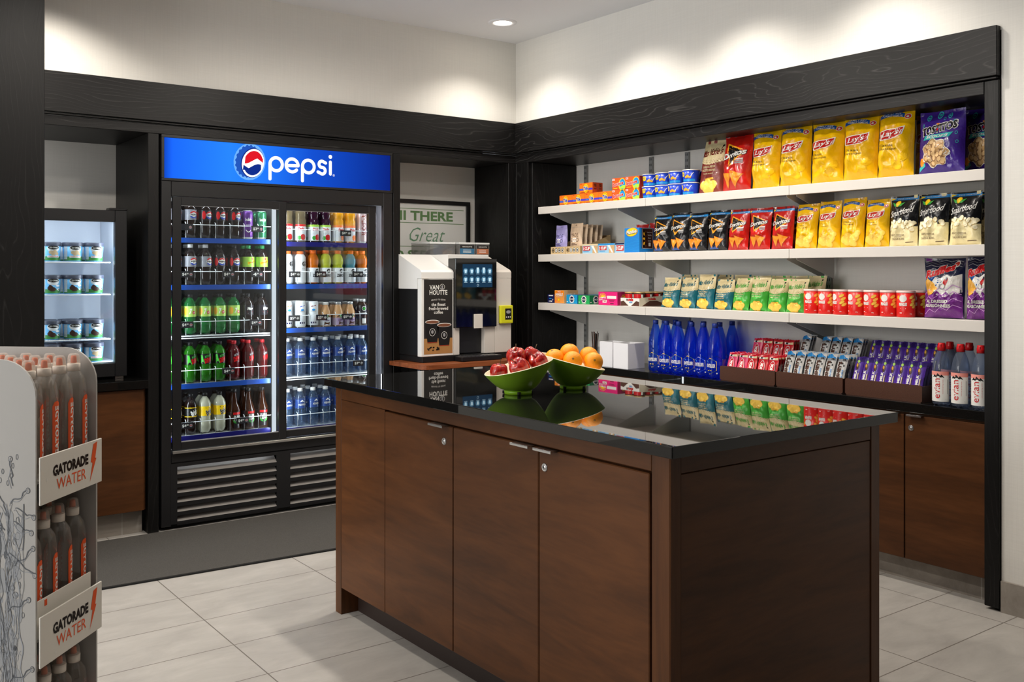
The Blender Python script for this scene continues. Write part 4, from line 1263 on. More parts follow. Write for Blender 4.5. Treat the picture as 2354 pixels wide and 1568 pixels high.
# ================================================================== CARDBOARD FLOOR DISPLAY
DPOS, DRZ = (0.5354, 2.457, 0), radians(47.4)
ds = empty('bottle_display', DPOS, DRZ)
tag(ds, 'white printed cardboard floor display holding clear sports water bottles', 'display stand')
CARD = mat('display_board', (172, 170, 166), .55); CARDE = mat('display_lip_board', (222, 218, 208), .5)
HW, DEP = .1305, .42
def side_outline(top, r):
    pts = [(.012, .0), (.012, top - r)]
    pts += [(.012 + r - r * cos(radians(90) * k / 8), top - r + r * sin(radians(90) * k / 8)) for k in range(1, 9)]
    pts += [(DEP, top), (DEP, 0)]
    return pts
for sx, top in ((-1, 1.123), (1, 1.131)):
    q = MB(); a = sx * HW
    q.prism(side_outline(top, .085), min(a, a - sx * .006), max(a, a - sx * .006), 'x', CARD)
    if sx == -1:
        # splash print on the outside of the near panel
        FS = lambda y, z, L=1: (-HW - .0004 * L, y, z)
        LN = mat('splash_ink', (84, 88, 94), .5); LN2 = mat('splash_ink_pale', (148, 152, 158), .5)
        rr = random.Random(5)
        def squiggle(y, z, dz, n, amp, w, m):
            pts = []; yy = y
            for k in range(n):
                pts.append((yy + amp * sin(k * .9 + rr.random() * 1.2) + rr.uniform(-1, 1) * amp * .4, z + dz * k / n))
            q.line(FS, pts, w, m, 1)
        def curve(pts, w, m):
            out = []; n = len(pts)
            for a in range(n - 1):                            # smooth run through the points
                p0, p1, p2, p3 = pts[max(a - 1, 0)], pts[a], pts[a + 1], pts[min(a + 2, n - 1)]
                for t in range(6):
                    f = t / 6
                    out.append(tuple(.5 * (2 * p1[c] + (p2[c] - p0[c]) * f + (2 * p0[c] - 5 * p1[c] + 4 * p2[c] - p3[c]) * f * f + (3 * p1[c] - p0[c] - 3 * p2[c] + p3[c]) * f ** 3) for c in (0, 1)))
            q.line(FS, out + [pts[-1]], w, m, 2)
        LN3 = mat('splash_wash', (150, 152, 154), .5)
        for k in range(26):
            y, z = .058 + .020 * (k % 3) + rr.uniform(-.01, .01), .06 + .028 * k
            q.poly(FS, [(y + rr.uniform(.006, .016) * cos(a_ * .6283), z + rr.uniform(.018, .040) * sin(a_ * .6283)) for a_ in range(10)], LN3, 1, 1)
        for k in range(22):                                   # strands of the falling water
            y = .050 + .0036 * k; pts = []
            zz = .80 - .02 * (k % 4)
            while zz > .03:
                y = min(.110, max(.040, y + rr.uniform(-.013, .013))); pts.append((y, zz)); zz -= rr.uniform(.022, .060)
                if rr.random() < .12 and len(pts) > 2:
                    curve(pts, rr.choice((.0009, .0013, .0022)), rr.choice((LN, LN2, LN2))); pts = pts[-1:]
            if len(pts) > 1: curve(pts, .0013, LN2)
        for (y0, z0, y1, z1) in ((.070, .800, .030, .830), (.060, .790, .016, .770), (.064, .760, .022, .735), (.075, .690, .014, .640), (.066, .840, .072, .900), (.074, .560, .028, .585), (.072, .40, .020, .43), (.07, .34, .03, .30), (.08, .78, .104, .835), (.085, .74, .118, .77), (.06, .66, .018, .70)):
            curve([(y0 + (y1 - y0) * t / 5 + .003 * sin(t * 2), z0 + (z1 - z0) * t / 5 + .004 * sin(t * 1.7)) for t in range(6)], .0022, LN)
            curve([(y0 + (y1 - y0) * t / 5 + .005 * sin(t) + .004, z0 + (z1 - z0) * t / 5 + .006 * sin(t * 1.7) - .006) for t in range(6)], .0012, LN2)
            q.oval(FS, y1, z1, .0055, .007, LN, 1, 14, 1); q.oval(FS, y1, z1, .0040, .0054, CARD, 2, 14, 1); q.oval(FS, y1 + .001, z1 - .001, .0018, .0026, LN2, 3, 8, 1)
        for k in range(70):
            y, z = .040 + rr.random() * .075, .04 + rr.random() * .76
            q.ring(FS, y, z, .002 + .005 * rr.random(), .003 + .008 * rr.random(), .0011, LN if k % 3 == 0 else LN2, 1, 14)
        for k in range(26):
            y, z = .050 + rr.random() * .05, .06 + rr.random() * .72
            q.oval(FS, y, z, .002 + .003 * rr.random(), .004 + .010 * rr.random(), LN if k % 4 == 0 else LN2, 1, 10, 1)
        for y, z in ((.066, .885), (.070, .862), (.078, .846), (.056, .905), (.090, .872), (.096, .852)):
            q.ring(FS, y, z, .0032, .0064, .0013, LN, 1, 12)
    q.build('side_panel', ds)
q = MB(); q.box(-HW + .0065, HW - .0065, DEP - .006, DEP, 0, 1.10, CARD); q.build('back_panel', ds)
TIER = [(.848, .796, .904), (.492, .431, .546), (.130, .075, .190)]
OR2 = mat('display_orange', (226, 88, 40), .45)
for k, (zs, z0, z1) in enumerate(TIER):
    q = MB(); q.box(-HW + .0065, HW - .0065, .014, DEP - .0065, zs - .006, zs - .0005, CARD); q.build('shelf', ds)
    q = MB(); q.box(-HW, HW, 0, .0045, z0, z1, CARDE, bev=.001, seg=1)
    F = flat(0)
    zc = (z0 + z1) / 2
    q.text(F, 'GATORADE', -.008, zc + .014, .150, .026, INK, 1, .05); q.text(F, 'WATER', -.006, zc - .019, .125, .026, OR2, 1, .0)
    q.poly(F, [(.078, zc + .004), (.090, zc + .046), (.108, zc + .050), (.098, zc + .008), (.104, zc + .010), (.074, zc - .044), (.086, zc + .000)], OR2, 1, 1)
    for kk in range(7):
        q.oval(F, -.11 + .036 * kk + RND.uniform(-.01, .01), zc - .030 + RND.uniform(-.014, .07), .0022, .0030, mat('droplet_shine', (236, 234, 228), .2), 1, 8, 1)
    q.build('front_lip', ds)
    if k == 1:
        q = MB(); q.box(-HW + .008, HW - .024, .016, .019, zs, zs + .084, CARDE); q.box(-.09, -.08, .0155, .016, zs + .066, zs + .080, OR2); q.build('tray_lip', ds)

# sports water bottles
SWP = [(.0005, .004), (.018, 0), (.027, .003), (.030, .014), (.030, .150), (.0295, .165), (.030, .185), (.026, .210), (.017, .224), (.0125, .230), (.0125, .236)]
root = empty('sports_water_bottle')
q = MB(); q.lathe(SWP, WATER, 24, rfn=feet(5, .003)); q.build('bottle_body', root)
q = MB(); Fb = cyl(.0304)
q.poly(Fb, [(-.020, .020), (.004, .020), (.004, .166), (-.004, .170), (-.014, .168), (-.020, .158)], OR2, 1, 4)
q.text(Fb, 'GATORADE', -.005, .100, .116, .015, WHITE, 2, .04, rot=pi / 2)
q.poly(Fb, [(.004, .166), (.030, .178), (.024, .165), (.006, .140)], OR2, 1, 2)
q.poly(Fb, [(.010, .025), (.026, .025), (.026, .132), (.021, .140), (.014, .140), (.010, .134)], WHITE, 1, 3)
for k in range(9):
    q.line(Fb, [(.013, .122 - .010 * k), (.023, .122 - .010 * k)], .002, OR2, 2)
q.build('label', root)
q = MB(); q.lathe([(.0150, .228), (.0155, .245), (.0140, .2465), (.008, .2475), (.0005, .2475)], mat('cap_pale', (238, 228, 216), .45), 20); q.build('cap', root)
q = MB(); q.lathe([(.0075, .2478), (.0065, .262), (.0055, .265), (.0005, .265)], CAPO, 14); q.build('sport_nozzle', root)
q = MB(); q.lathe([(.0153, .2466), (.0128, .266), (.0095, .270), (.0005, .2705)], CLEARCAP, 20, cap=False); q.build('overcap', root)
K_SW = Kind(root)
ca, sa = cos(DRZ), sin(DRZ)
for t, (zs, _, _) in enumerate(TIER):
    for d_ in range((4, 3, 2)[t]):
        for i in range(4):
            lx, ly = -.0930 + .0622 * i, (.053 if t != 1 else .056) + .0625 * d_
            K_SW.put((DPOS[0] + lx * ca - ly * sa, DPOS[1] + lx * sa + ly * ca, zs), DRZ + .42 + RND.uniform(-.2, .2),
                     'clear sports water bottle, %s from the splash-printed panel, %s row, %s tier of the display' % (ORD[i], ORD[d_], ('top', 'middle', 'bottom')[t]), 'bottle', 'sports water bottles on the %s display tier' % ('top', 'middle', 'bottom')[t])

# ================================================================== FRUIT BOWLS
BGREEN = mat('bowl_green', (142, 188, 48), .30, spec=.5); BCREAM = mat('bowl_cream', (238, 230, 200), .3)
VD = V3((0.598, 0.801, 0)); VR = V3((0.801, -0.598, 0))
def bowl(name, at, rim_lo, rim_hi, low_dir, R, label, nfeet):
    r = empty(name, (at[0], at[1], Z_ISL + .0005))
    ex = V3(low_dir).normalized()
    def rise(a):
        d = sin(a) * ex.x - cos(a) * ex.y
        return (rim_hi + rim_lo) / 2 - (rim_hi - rim_lo) / 2 * d
    def f(a, rr, z):
        return rr, z
    N = 56; prof_o = [(.046, .000), (.0475, .011), (.045, .013)]
    M_ = 12
    outer, inner = [], []
    q = MB(); q.lathe(prof_o, mat('bowl_foot_green', (150, 204, 44), .35), N)
    def P(u, v):
        a = 2 * pi * u; H = rise(a); k = (H - .013) / .10
        rr = .045 + (R - .045) * (v ** .72) * (.86 + .14 * k)
        return (rr * sin(a), -rr * cos(a), .013 + (H - .013) * v ** 1.12)
    q.grid(P, N, M_, BGREEN)
    def Q(u, v):
        x, y, z = P(u, 1 - v); rr = sqrt(x * x + y * y); k = (rr - .0034) / rr
        return (x * k, y * k, max(z + .0006 - .0006 * v, .0165))
    q.grid(Q, N, M_, BCREAM)
    def Rm(u, v):
        a = P(u, 1); c_ = Q(u, 0); t = sin(pi * v) * .0016
        return (a[0] + (c_[0] - a[0]) * v, a[1] + (c_[1] - a[1]) * v, a[2] + (c_[2] - a[2]) * v + t)
    q.grid(Rm, N, 4, BCREAM)
    q.lathe([(.0005, .0166), (.0428, .0166)], BCREAM, N, cap=False)
    q.build('bowl_shell', r)
    for k in range(nfeet):
        a = nfeet_angle + 2 * pi * k / nfeet
        qq = MB(); qq.lathe([(.0005, -.0045), (.0045, -.0045), (.0055, -.003), (.0055, .006), (.0005, .006)], RUBBER, 12, c=(.0475 * sin(a), -.0475 * cos(a), .0050))
        qq.build('rubber_foot', r)
    tag(r, label, 'bowl', 'slanted green fruit bowls on the island')
    return r
C1 = V3((1.970, 2.605, 0)); C2 = V3((2.215, 2.606, 0))
nfeet_angle = radians(-33)
bowl('fruit_bowl', C1, .064, .120, -VR + VD * -.25, .119, 'slanted green bowl with a cream inside holding red apples on the island', 4)
nfeet_angle = radians(12)
bowl('fruit_bowl', C2, .066, .124, VR, .117, 'slanted green bowl with a cream inside holding oranges on the island', 4)
# apples and oranges
m, nt, bs, new, ln = nodes_of('apple_skin', (150, 24, 20), .18, .6)
tc = new('ShaderNodeTexCoord'); n1 = new('ShaderNodeTexNoise'); n1.inputs['Scale'].default_value = 28; n1.inputs['Detail'].default_value = 3
mp = new('ShaderNodeMapping'); mp.inputs['Scale'].default_value = (2.6, 2.6, .5); ln(tc.outputs['Object'], mp.inputs['Vector']); ln(mp.outputs['Vector'], n1.inputs['Vector'])
rp_ = ramp(nt, [(.30, (92, 8, 14)), (.50, (160, 20, 16)), (.66, (188, 46, 24)), (.80, (222, 128, 50))]); ln(n1.outputs['Fac'], rp_.inputs['Fac']); ln(rp_.outputs['Color'], bs.inputs['Base Color'])
bs.inputs['Coat Weight'].default_value = .4
APPLE = m
ORNG = mat('orange_peel', (250, 156, 8), .34, spec=.5, bump=.35, bscale=420)
STEMM = mat('fruit_stem', (84, 62, 34), .7)
ra = .0345
root = empty('apple')
q = MB(); pr = [(.0005, -.60), (.16, -.70), (.42, -.80), (.70, -.72), (.90, -.42), (1.0, .02), (.97, .38), (.80, .70), (.52, .84), (.26, .78), (.10, .62), (.0005, .52)]
q.lathe([(a * ra, z * ra * 1.12) for a, z in pr], APPLE, 28, rfn=lambda a, r, z: (r * (1 + .025 * cos(5 * a)) , z + (.0012 * cos(5 * a) if r > .01 else 0))); q.build('apple_flesh', root)
q = MB(); q.tube([(0, 0, .58 * ra), (.002, 0, ra * .95), (.006, .002, ra * 1.42)], [.0011, .0010, .0017], STEMM, 6); q.build('stem', root)
# sub-surface smooth the apple outline
for o in root.children:
    if o.name.startswith('apple_flesh'):
        md = o.modifiers.new('soft', 'SUBSURF'); md.levels = 1; md.render_levels = 2
K_AP = Kind(root)
def at(c, lat, dep, z):
    p = c + VR * lat + VD * dep
    return (p.x, p.y, Z_ISL + z)
for (la, de, z, rx, ry, rz, s, lb) in ((-.006, .024, .120, .25, -.30, 0, 1.0, 'red apple on top of the apple bowl with an upright stem'), (.046, .064, .121, .5, .1, 1, .94, 'red apple at the back of the apple bowl'),
                                       (.006, -.036, .090, -.75, .25, 2, 1.02, 'dark red apple leaning at the front of the apple bowl'), (.071, .002, .106, -.2, .75, 3, .96, 'red apple beside the high rim of the apple bowl'),
                                       (-.064, -.014, .072, -.1, .1, 4, .92, 'yellow-streaked red apple by the low rim of the apple bowl')):
    K_AP.put(at(C1, la, de, z), 0, lb, 'apple', 'apples in the green bowl', (s, s, s), rot=(rx, ry, rz))
root = empty('orange'); ro = .0342
q = MB(); q.lathe([(max(.0005, ro * sin(pi * k / 18)), -ro * .97 * cos(pi * k / 18)) for k in range(19)], ORNG, 32); q.build('orange_peel', root)
q = MB(); q.lathe([(.0005, .0008), (.0022, .0008), (.0040, 0)], mat('orange_navel', (150, 104, 40), .6), 10, c=(0, 0, ro * .972), cap=False); q.build('navel', root)
K_OR = Kind(root)
for (la, de, z, rx, ry, lb) in ((-.066, .006, .106, .4, -.3, 'orange beside the high rim of the orange bowl'), (-.003, -.024, .100, 1.25, -.1, 'orange at the front of the bowl with its navel facing out'), (-.010, .050, .122, .2, .1, 'topmost orange at the back of the bowl'),
                                (.070, -.018, .096, 1.3, .15, 'orange by the low rim of the orange bowl'), (.060, .053, .110, .2, .5, 'orange half hidden behind the one by the low rim')):
    K_OR.put(at(C2, la, de, z), 0, lb, 'orange', 'oranges in the green bowl', (1, 1, 1), rot=(rx, ry, radians(-36)))
# ================================================================== SNACK SHELVES
SHELFM = mat('shelf_white_laminate', (212, 207, 200), 0.42)
BRKM = mat('bracket_pale_grey', (196, 198, 196), 0.45)
RAILM = mat('shelf_rail_grey', (150, 152, 150), 0.4, metal=.3)
XF = 3.800
BAY = [(4.812, 3.8545), (3.8525, 2.8905), (2.8885, 1.9300)]
RAILS = [4.735, 4.141, 3.850, 2.902]
BAYN = ['corner', 'middle', 'end post']
for zi, (zt, nm) in enumerate(((Z_S1, 'top'), (Z_S2, 'middle'), (Z_S3, 'lowest'))):
    for bi, (ya, yb) in enumerate(BAY):
        yc = (ya + yb) / 2
        o = empty('wall_shelf', (XF, yc, zt))
        tag(o, 'white %s wall shelf in the %s bay of the snack wall' % (nm, ('corner', 'central', 'end post')[bi]), 'shelf', 'white snack wall shelves')
        q = MB(); q.box(0, .014, yb - yc, ya - yc, -.045, 0, SHELFM, bev=.0012, seg=1); q.box(.0142, .325, yb - yc, ya - yc, -.020, -.0004, SHELFM); q.build('board', o)
        ends = [ya - .085, yb + (.255 if bi == 0 else .02)] if bi == 0 else ([ya - .025, yb + .035] if bi == 1 else [ya - .02, yb + .03])
        for yy in ends:
            q = MB(); q.prism([(.03, -.0465), (.03, -.052), (.326, -.145), (.326, -.021), (.0145, -.021)], yy - yc - .0015, yy - yc + .0015, 'y', BRKM); q.build('bracket', o)
for i, yy in enumerate(RAILS):
    q = MB(); q.box(4.128, 4.1425, yy - .014, yy + .014, Z_C + .004, 2.01, RAILM)
    for k in range(36):
        z = Z_C + .03 + k * .034
        for s in (-.0055, .0055):
            q.box(4.1274, 4.128, yy + s - .0017, yy + s + .0017, z, z + .014, INK)
    tag(q.build('shelf_rail'), 'grey slotted shelf rail on the back wall, %s from the corner' % ORD[i], 'rail', 'slotted shelf rails')

# ---------------------------------------------------------------- pillow bags
def foil(name, col, rough=.24, metal=.0):
    return mat(name, col, rough, metal=metal, spec=.6, coat=.25, bump=.35, bscale=70)
class Bag:
    def __init__(s, name, w, h, t, seed, lean=0.05):
        s.name = name; s.w = w; s.h = h; s.t = t; s.seed = seed; s.lean = lean; s.q = MB()
    def P(s, x, z, side=-1, lift=0.0):
        w, h, t = s.w, s.h, s.t
        u = max(-1, min(1, 2 * x / w)); v = max(0, min(1, z / h))
        vv = min(1, max(0, (v - .015) / .925))
        prof = sin(pi * vv) ** .55 * (1.12 - .30 * v)
        edge = max(0, 1 - abs(u) ** 2.6) ** .7
        th = t / 2 * prof * edge
        n1 = noise.noise((x * 16 / h * .25, z * 13 / h * .25 + side * 4, s.seed * 3.7))
        n2 = noise.noise((x * 60 * .25 / h, z * 44 * .25 / h, s.seed * 1.3 + side * 9))
        n3 = 1 - abs(noise.noise((x * 30 * .25 / h + z * 9, z * 22 * .25 / h - x * 7, s.seed + side * 5))) * 2
        th += prof * edge * (.24 * t * n1 + .07 * t * n2 + .10 * t * n3)
        d = min(v, abs(.94 - v))
        th += .035 * t * exp(-d / .07) * sin(u * 11 + s.seed) * (1 if .01 < v < .94 else .6)
        xx = x * (1 - .075 * prof * (.5 + .5 * edge)) + .004 * n1
        zz = z + .012 * h * abs(u) ** 3 * (v ** 8) * (1 if (u > 0) == (s.seed % 2 == 0) else .35)
        if v < .03:
            zz = z
        sway = .010 * sin(u * 2.5 + s.seed) * v ** 6
        return (xx + .024 * h * noise.noise((v * 2, s.seed * 2.1, 3)) * v, side * (max(th, 0) + lift) + sway + s.lean * z, max(zz, 0))
    def F(s, x, z, L=1):
        # follow the facets of the front sheet, a hair in front of it
        nu, nv = s.n; a = max(0, min(nu - 1e-6, (x / s.w + .5) * nu)); c = max(0, min(nv - 1e-6, z / s.h * nv))
        i, j = int(a), int(c); a -= i; c -= j; g = s.g
        p = [g[j][i][k] * (1 - a) * (1 - c) + g[j][i + 1][k] * a * (1 - c) + g[j + 1][i][k] * (1 - a) * c + g[j + 1][i + 1][k] * a * c for k in range(3)]
        return (p[0], p[1] - .0009 - .0005 * L, p[2])
    def shell(s, front, back, nu=24, nv=36):
        w, h = s.w, s.h; s.n = (nu, nv)
        s.g = [[s.P((i / nu - .5) * w, j / nv * h, -1) for i in range(nu + 1)] for j in range(nv + 1)]
        s.q.grid(lambda u, v: s.P((u - .5) * w, v * h, -1), nu, nv, back, mfn=(lambda u, v: front(2 * u - 1, v)) if callable(front) else (lambda u, v: front))
        s.q.grid(lambda u, v: s.P((.5 - u) * w, v * h, 1), nu, max(10, nv // 2), back)
    # graphics in relative units: x -1..1 over the width, z 0..1 over the height
    def R(s):
        w, h = s.w / 2, s.h
        f = lambda x, z, L=1: s.F(x * w, z * h, L)
        f.rel = w / h
        return f
    def kind(s):
        o = s.q.build(s.name)
        return Kind(o)

def chips(q, F, spots, col, edge=None, L=2, ar=1.0):
    k = F.rel
    def ov(x, z, rx, ry, m, l, rot):
        q.poly(F, [(x + rx * cos(t) * cos(rot) - ry * sin(t) * sin(rot), z + (rx * cos(t) * sin(rot) + ry * sin(t) * cos(rot)) * k) for t in [2 * pi * a / 16 for a in range(16)]], m, l, 3)
    for x, z, r, rot in spots:
        if edge: ov(x, z, r * 1.06, r * .74 * 1.08, edge, L, rot)
        ov(x, z, r, r * .74, col, L + 1, rot)

YF = foil('bag_yellow', (236, 184, 6)); YFD = foil('bag_yellow_back', (206, 156, 12)); CHIP = foil('bag_chip_print', (246, 206, 84), .35); CHIPE = foil('bag_chip_edge', (230, 172, 44), .35)
YFC = foil('bag_pale_yellow', (238, 190, 24)); BANB = foil('bag_banner_blue', (24, 82, 160)); MAPLE = foil('bag_seal_red', (206, 52, 40), .35)
RDF = foil('bag_red', (188, 26, 18)); RDD = foil('bag_dark_red', (112, 14, 14)); BKF = foil('bag_black', (20, 21, 24)); BLF = foil('bag_strip_blue', (30, 128, 196))
NACH = foil('bag_nacho_print', (236, 142, 30), .35); NACHD = foil('bag_nacho_edge', (182, 86, 16), .35); FLAME = foil('bag_flame', (250, 168, 40), .3)
CRF = foil('bag_cream', (226, 208, 160), .42); BRF = foil('bag_brick', (132, 46, 32), .42); TLF = foil('bag_teal', (20, 108, 122), .42); GNF = foil('bag_green', (72, 176, 62), .38)
PUF = foil('bag_violet', (58, 32, 128)); AQF = foil('bag_aqua', (46, 180, 180), .35); NVF = foil('bag_navy', (18, 24, 58)); PLF = foil('bag_plum', (116, 44, 134)); PLW = foil('bag_plum_line', (206, 150, 214), .35)
WHF = foil('bag_white', (232, 230, 224), .3); PCF = foil('bag_popcorn_cream', (238, 224, 172), .4); POPC = foil('bag_popcorn_print', (250, 240, 204), .4); POPD = foil('bag_popcorn_shade', (222, 192, 120), .4)

def classic_bag(name, w, h, t, seed, big):
    b = Bag(name, w, h, t, seed, .07 if big else .12); b.shell(YF, YFD); q, F = b.q, b.R()
    top = .86 if big else .885
    q.poly(F, [(-.92 + 1.5 * k / 8, top - .055 + .055 * sin(pi * (k + 1) / 10)) for k in range(9)] + [(.58 - 1.5 * k / 8, top - .0 + .055 * sin(pi * (9 - k) / 10)) for k in range(9)], BANB, 1, 3)
    if big:
        q.text(F, 'FAMILY SIZE', -.18, top + .040, 1.0, .026, WHF, 2, .01, rot=-.02); q.text(F, 'FORMAT FAMILIAL', -.12, top + .002, 1.24, .030, WHF, 2, .01, rot=-.02)
    else:
        q.text(F, 'SNACK COLLECTION', -.15, top + .02, 1.1, .026, WHF, 2, .01)
    q.oval(F, .76, top - .030, .13, .030, MAPLE, 2, 18, 2); q.ring(F, .76, top - .030, .15, .036, .02, WHF, 1); q.poly(F, [(.76, top - .012), (.80, top - .026), (.83, top - .03), (.79, top - .045), (.73, top - .045), (.69, top - .03), (.72, top - .026)], WHF, 3, 1)
    zc = .60 if big else .665
    q.ring(F, -.10, zc + .01, .66, .118, .035, GOLD, 1, 36)
    rib = [(-.80, zc - .045), (-.60, zc - .066), (.30, zc - .050), (.60, zc - .010), (.66, zc + .085), (.30, zc + .066), (-.30, zc + .064), (-.74, zc + .045)]
    q.poly(F, [(x * 1.08 - .0, zc + (z - zc) * 1.20) for x, z in rib], WHF, 2, 4); q.poly(F, rib, RDF, 3, 4)
    q.text(F, 'Lay\'s', -.06, zc + .004, 1.12, .100, WHF, 5, .022, .22, rot=.02)
    if big:
        q.text(F, 'Classic', -.26, .45, .86, .034, INK, 2, -.004); q.text(F, 'Classique', -.18, .395, 1.10, .040, INK, 2, -.004)
    else:
        q.text(F, 'Classic', -.24, .52, .70, .034, INK, 2, -.006); q.text(F, 'Classique', -.20, .468, .96, .038, INK, 2, -.006)
    chips(q, F, [(-.55, .17, .34, .3), (-.1, .22, .36, -.2), (.38, .20, .38, .4), (-.28, .12, .34, .1), (.18, .10, .36, -.3), (.62, .28, .26, .8)] if not big else [(.62, .27, .26, .6), (.34, .17, .28, -.3)], YFC if big else CHIP, None if big else CHIPE, 1, .5)
    return b.kind()

def triangle_bag(name, w, h, t, seed, base, back, big=False):
    b = Bag(name, w, h, t, seed, .10)
    b.shell((lambda u, v: (BLF if .885 < v < .935 and not big else base)), back); q, F = b.q, b.R()
    if not big:
        q.text(F, 'SNACK COLLECTION', -.05, .912, 1.3, .022, WHF, 1, .01); q.poly(F, [(-.98, .885), (-.74, .935), (-.98, .935)], YEL, 2, 1)
    tri = [(-.62, .80), (.72, .66), (-.28, .46)]
    q.line(F, tri, .075, FLAME, 1, True); q.line(F, [(x * .86 + .0, .66 + (z - .66) * .86) for x, z in tri], .045, INK, 2, True)
    q.poly(F, [(x * .80, .66 + (z - .66) * .80) for x, z in tri], INK if base is not BKF else BKF, 1, 3)
    q.text(F, 'Doritos', .02, .632, 1.66, .112, INK, 3, .075, .12, rot=.045); q.text(F, 'Doritos', .02, .634, 1.62, .100, WHF, 4, .035, .12, rot=.045)
    for k in range(3):
        q.line(F, [(.15 + .05 * k, .535 - .030 * k), (.72, .545 - .030 * k)], .020, GREY if k else WHF, 2)
    for (x, z, s, a) in ((-.36, .23, .46, .45), (.26, .235, .50, .25)):
        pts = [(x + s * cos(a + 2.094 * k) * 1.0, z + s * .26 * sin(a + 2.094 * k) * 1.35) for k in range(3)]
        q.poly(F, [(x + (p - x) * 1.1, z + (r - z) * 1.1) for p, r in pts], NACHD, 2, 3); q.poly(F, pts, NACH, 3, 3)
    if base is BKF:
        q.poly(F, [(-.7, .04), (-.35, .16), (-.1, .05), (.1, .12), (.3, .04)], BANB, 1, 2)
    return b.kind()

def kettle_bag(name, w, h, t, seed, low, script, lines, big=False):
    b = Bag(name, w, h, t, seed, .06 if big else .20)
    b.shell((lambda u, v: CRF if v > .60 - .035 * cos(u * 2.2) else low), BRF if low is BRF else low); q, F = b.q, b.R()
    n = 13
    for k in range(n):
        u = -.93 + 1.86 * k / (n - 1); z = .600 - .035 * cos(u * 2.2)
        q.oval(F, u, z, .085, .028, CRF, 1, 10, 1); q.oval(F, u, z + .012, .022, .007, low, 2, 8, 1); q.oval(F, u + .07, z + .045, .016, .005, low, 2, 6, 1)
    q.text(F, 'M' + ('i' if True else '') + 'ss Vickie\'s', 0, .775, 1.66, .140, script, 2, .018, .30, rot=.03)
    q.oval(F, .74, .885, .075, .020, INK, 2, 10, 1)
    for k, (tx, ww, hh) in enumerate(lines):
        q.text(F, tx, -.02, .50 - .062 * k, ww, hh, CRF, 2, .02)
    q.poly(F, [(-.35, .285), (.45, .300), (.50, .262), (-.30, .248)], GOLD, 2, 2)
    chips(q, F, [(-.45, .16, .30, .4), (-.02, .20, .34, -.3), (.40, .16, .32, .3), (-.22, .09, .30, -.1), (.18, .08, .30, .5)], CHIP, CHIPE, 2, .55)
    return b.kind()

def popcorn_bag(seed):
    b = Bag('popcorn_bag', .150, .225, .062, seed, .08); q, F = b.q, b.R()
    b.shell((lambda u, v: BLF if .925 < v < .965 else (BKF if v > .44 + .09 * noise.noise((u * 2.6, seed, 0)) + .06 * cos(u * 2) else PCF)), PCF)
    q.text(F, 'SNACK COLLECTION', .10, .945, 1.3, .020, WHF, 1, .01); q.poly(F, [(-.95, .915), (-.62, .955), (-.95, .965)], YEL, 2, 1)
    q.oval(F, -.36, .845, .20, .060, GOLD, 1, 16, 2, .5); q.oval(F, -.36, .845, .16, .048, YEL, 2, 16, 2, .5)
    for s in (-1, 1):
        q.poly(F, [(-.42 + s * .03, .785), (-.36 + s * .26, .80), (-.34 + s * .46, .875), (-.36 + s * .18, .85)], GREEN, 3, 2)
    q.text(F, 'Smartfood', -.02, .685, 1.74, .125, WHF, 3, .012, .35, rot=.06)
    rr = random.Random(seed)
    for k in range(26):
        x = rr.uniform(-.80, .85); z = .44 + .06 * cos(x * 2) + rr.uniform(-.12, .03); s = rr.uniform(.07, .14)
        q.oval(F, x, z, s * 1.08, s * .42, POPD, 2, 8, 1, rr.random() * 3); q.oval(F, x + .01, z + .006, s, s * .36, POPC, 3, 8, 1, rr.random() * 3)
    q.text(F, 'WHITE CHEDDAR', -.20, .225, .98, .040, BROWN, 2, -.002); q.line(F, [(-.5, .188), (.1, .188)], .006, BROWN, 2); q.text(F, 'CHEDDAR BLANC', -.20, .148, .98, .040, BROWN, 2, -.002)
    q.line(F, [(.30, .075), (.82, .085)], .012, BROWN, 2)
    return b.kind()

def scoop_bag(seed):
    b = Bag('tortilla_chip_bag', .245, .275, .085, seed, .05); b.shell(PUF, PUF); q, F = b.q, b.R()
    rr = random.Random(seed)
    for (x, z, r) in ((-.55, .90, .10), (-.05, .93, .12), (.42, .90, .09), (.66, .80, .07), (.75, .62, .05), (-.78, .78, .06), (.80, .48, .05), (.2, .86, .05)):
        q.oval(F, x, z, r, r * .52, AQF, 1, 16, 1); q.ring(F, x, z, r * .7, r * .36, .02, PUF, 2, 14)
    q.text(F, 'TOSTITOS', -.02, .715, 1.62, .150, WHF, 2, .085, rot=.06); q.text(F, 'TOSTITOS', -.02, .715, 1.55, .130, INK, 3, .045, rot=.06)
    q.poly(F, [(-.16, .80), (.02, .80), (-.07, .765)], NACH, 4, 1); q.oval(F, -.07, .70, .05, .022, RED, 4, 10, 1)
    q.poly(F, [(-.74, .545), (.52, .565), (.64, .635), (-.62, .615)], AQF, 2, 3); q.text(F, 'SCOOPS!', -.06, .590, 1.02, .045, WHF, 3, .04, .15)
    n = 36
    fl = lambda k, s: (-.12 + (.58 + .07 * cos(7 * k)) * s * cos(k), .335 + (.205 + .024 * cos(7 * k)) * s * sin(k))
    q.poly(F, [fl(2 * pi * k / n, 1.06) for k in range(n)], WHF, 2, 3); q.poly(F, [fl(2 * pi * k / n, 1.0) for k in range(n)], TORT, 3, 3)
    for k in range(22):
        a = rr.random() * 6.28; s = rr.random() ** .5 * .82; x, z = fl(a, s)
        q.oval(F, x, z, .13, .045, TORTD, 4, 9, 1, rr.random() * 3); q.oval(F, x + .02, z + .006, .10, .032, TORT2, 5, 9, 1, rr.random() * 3)
    q.oval(F, -.78, .20, .12, .07, NACH, 2, 12, 1); q.poly(F, [(-.96, .05), (-.60, .14), (-.64, .19), (-.96, .12)], AQF, 2, 1)
    return b.kind()
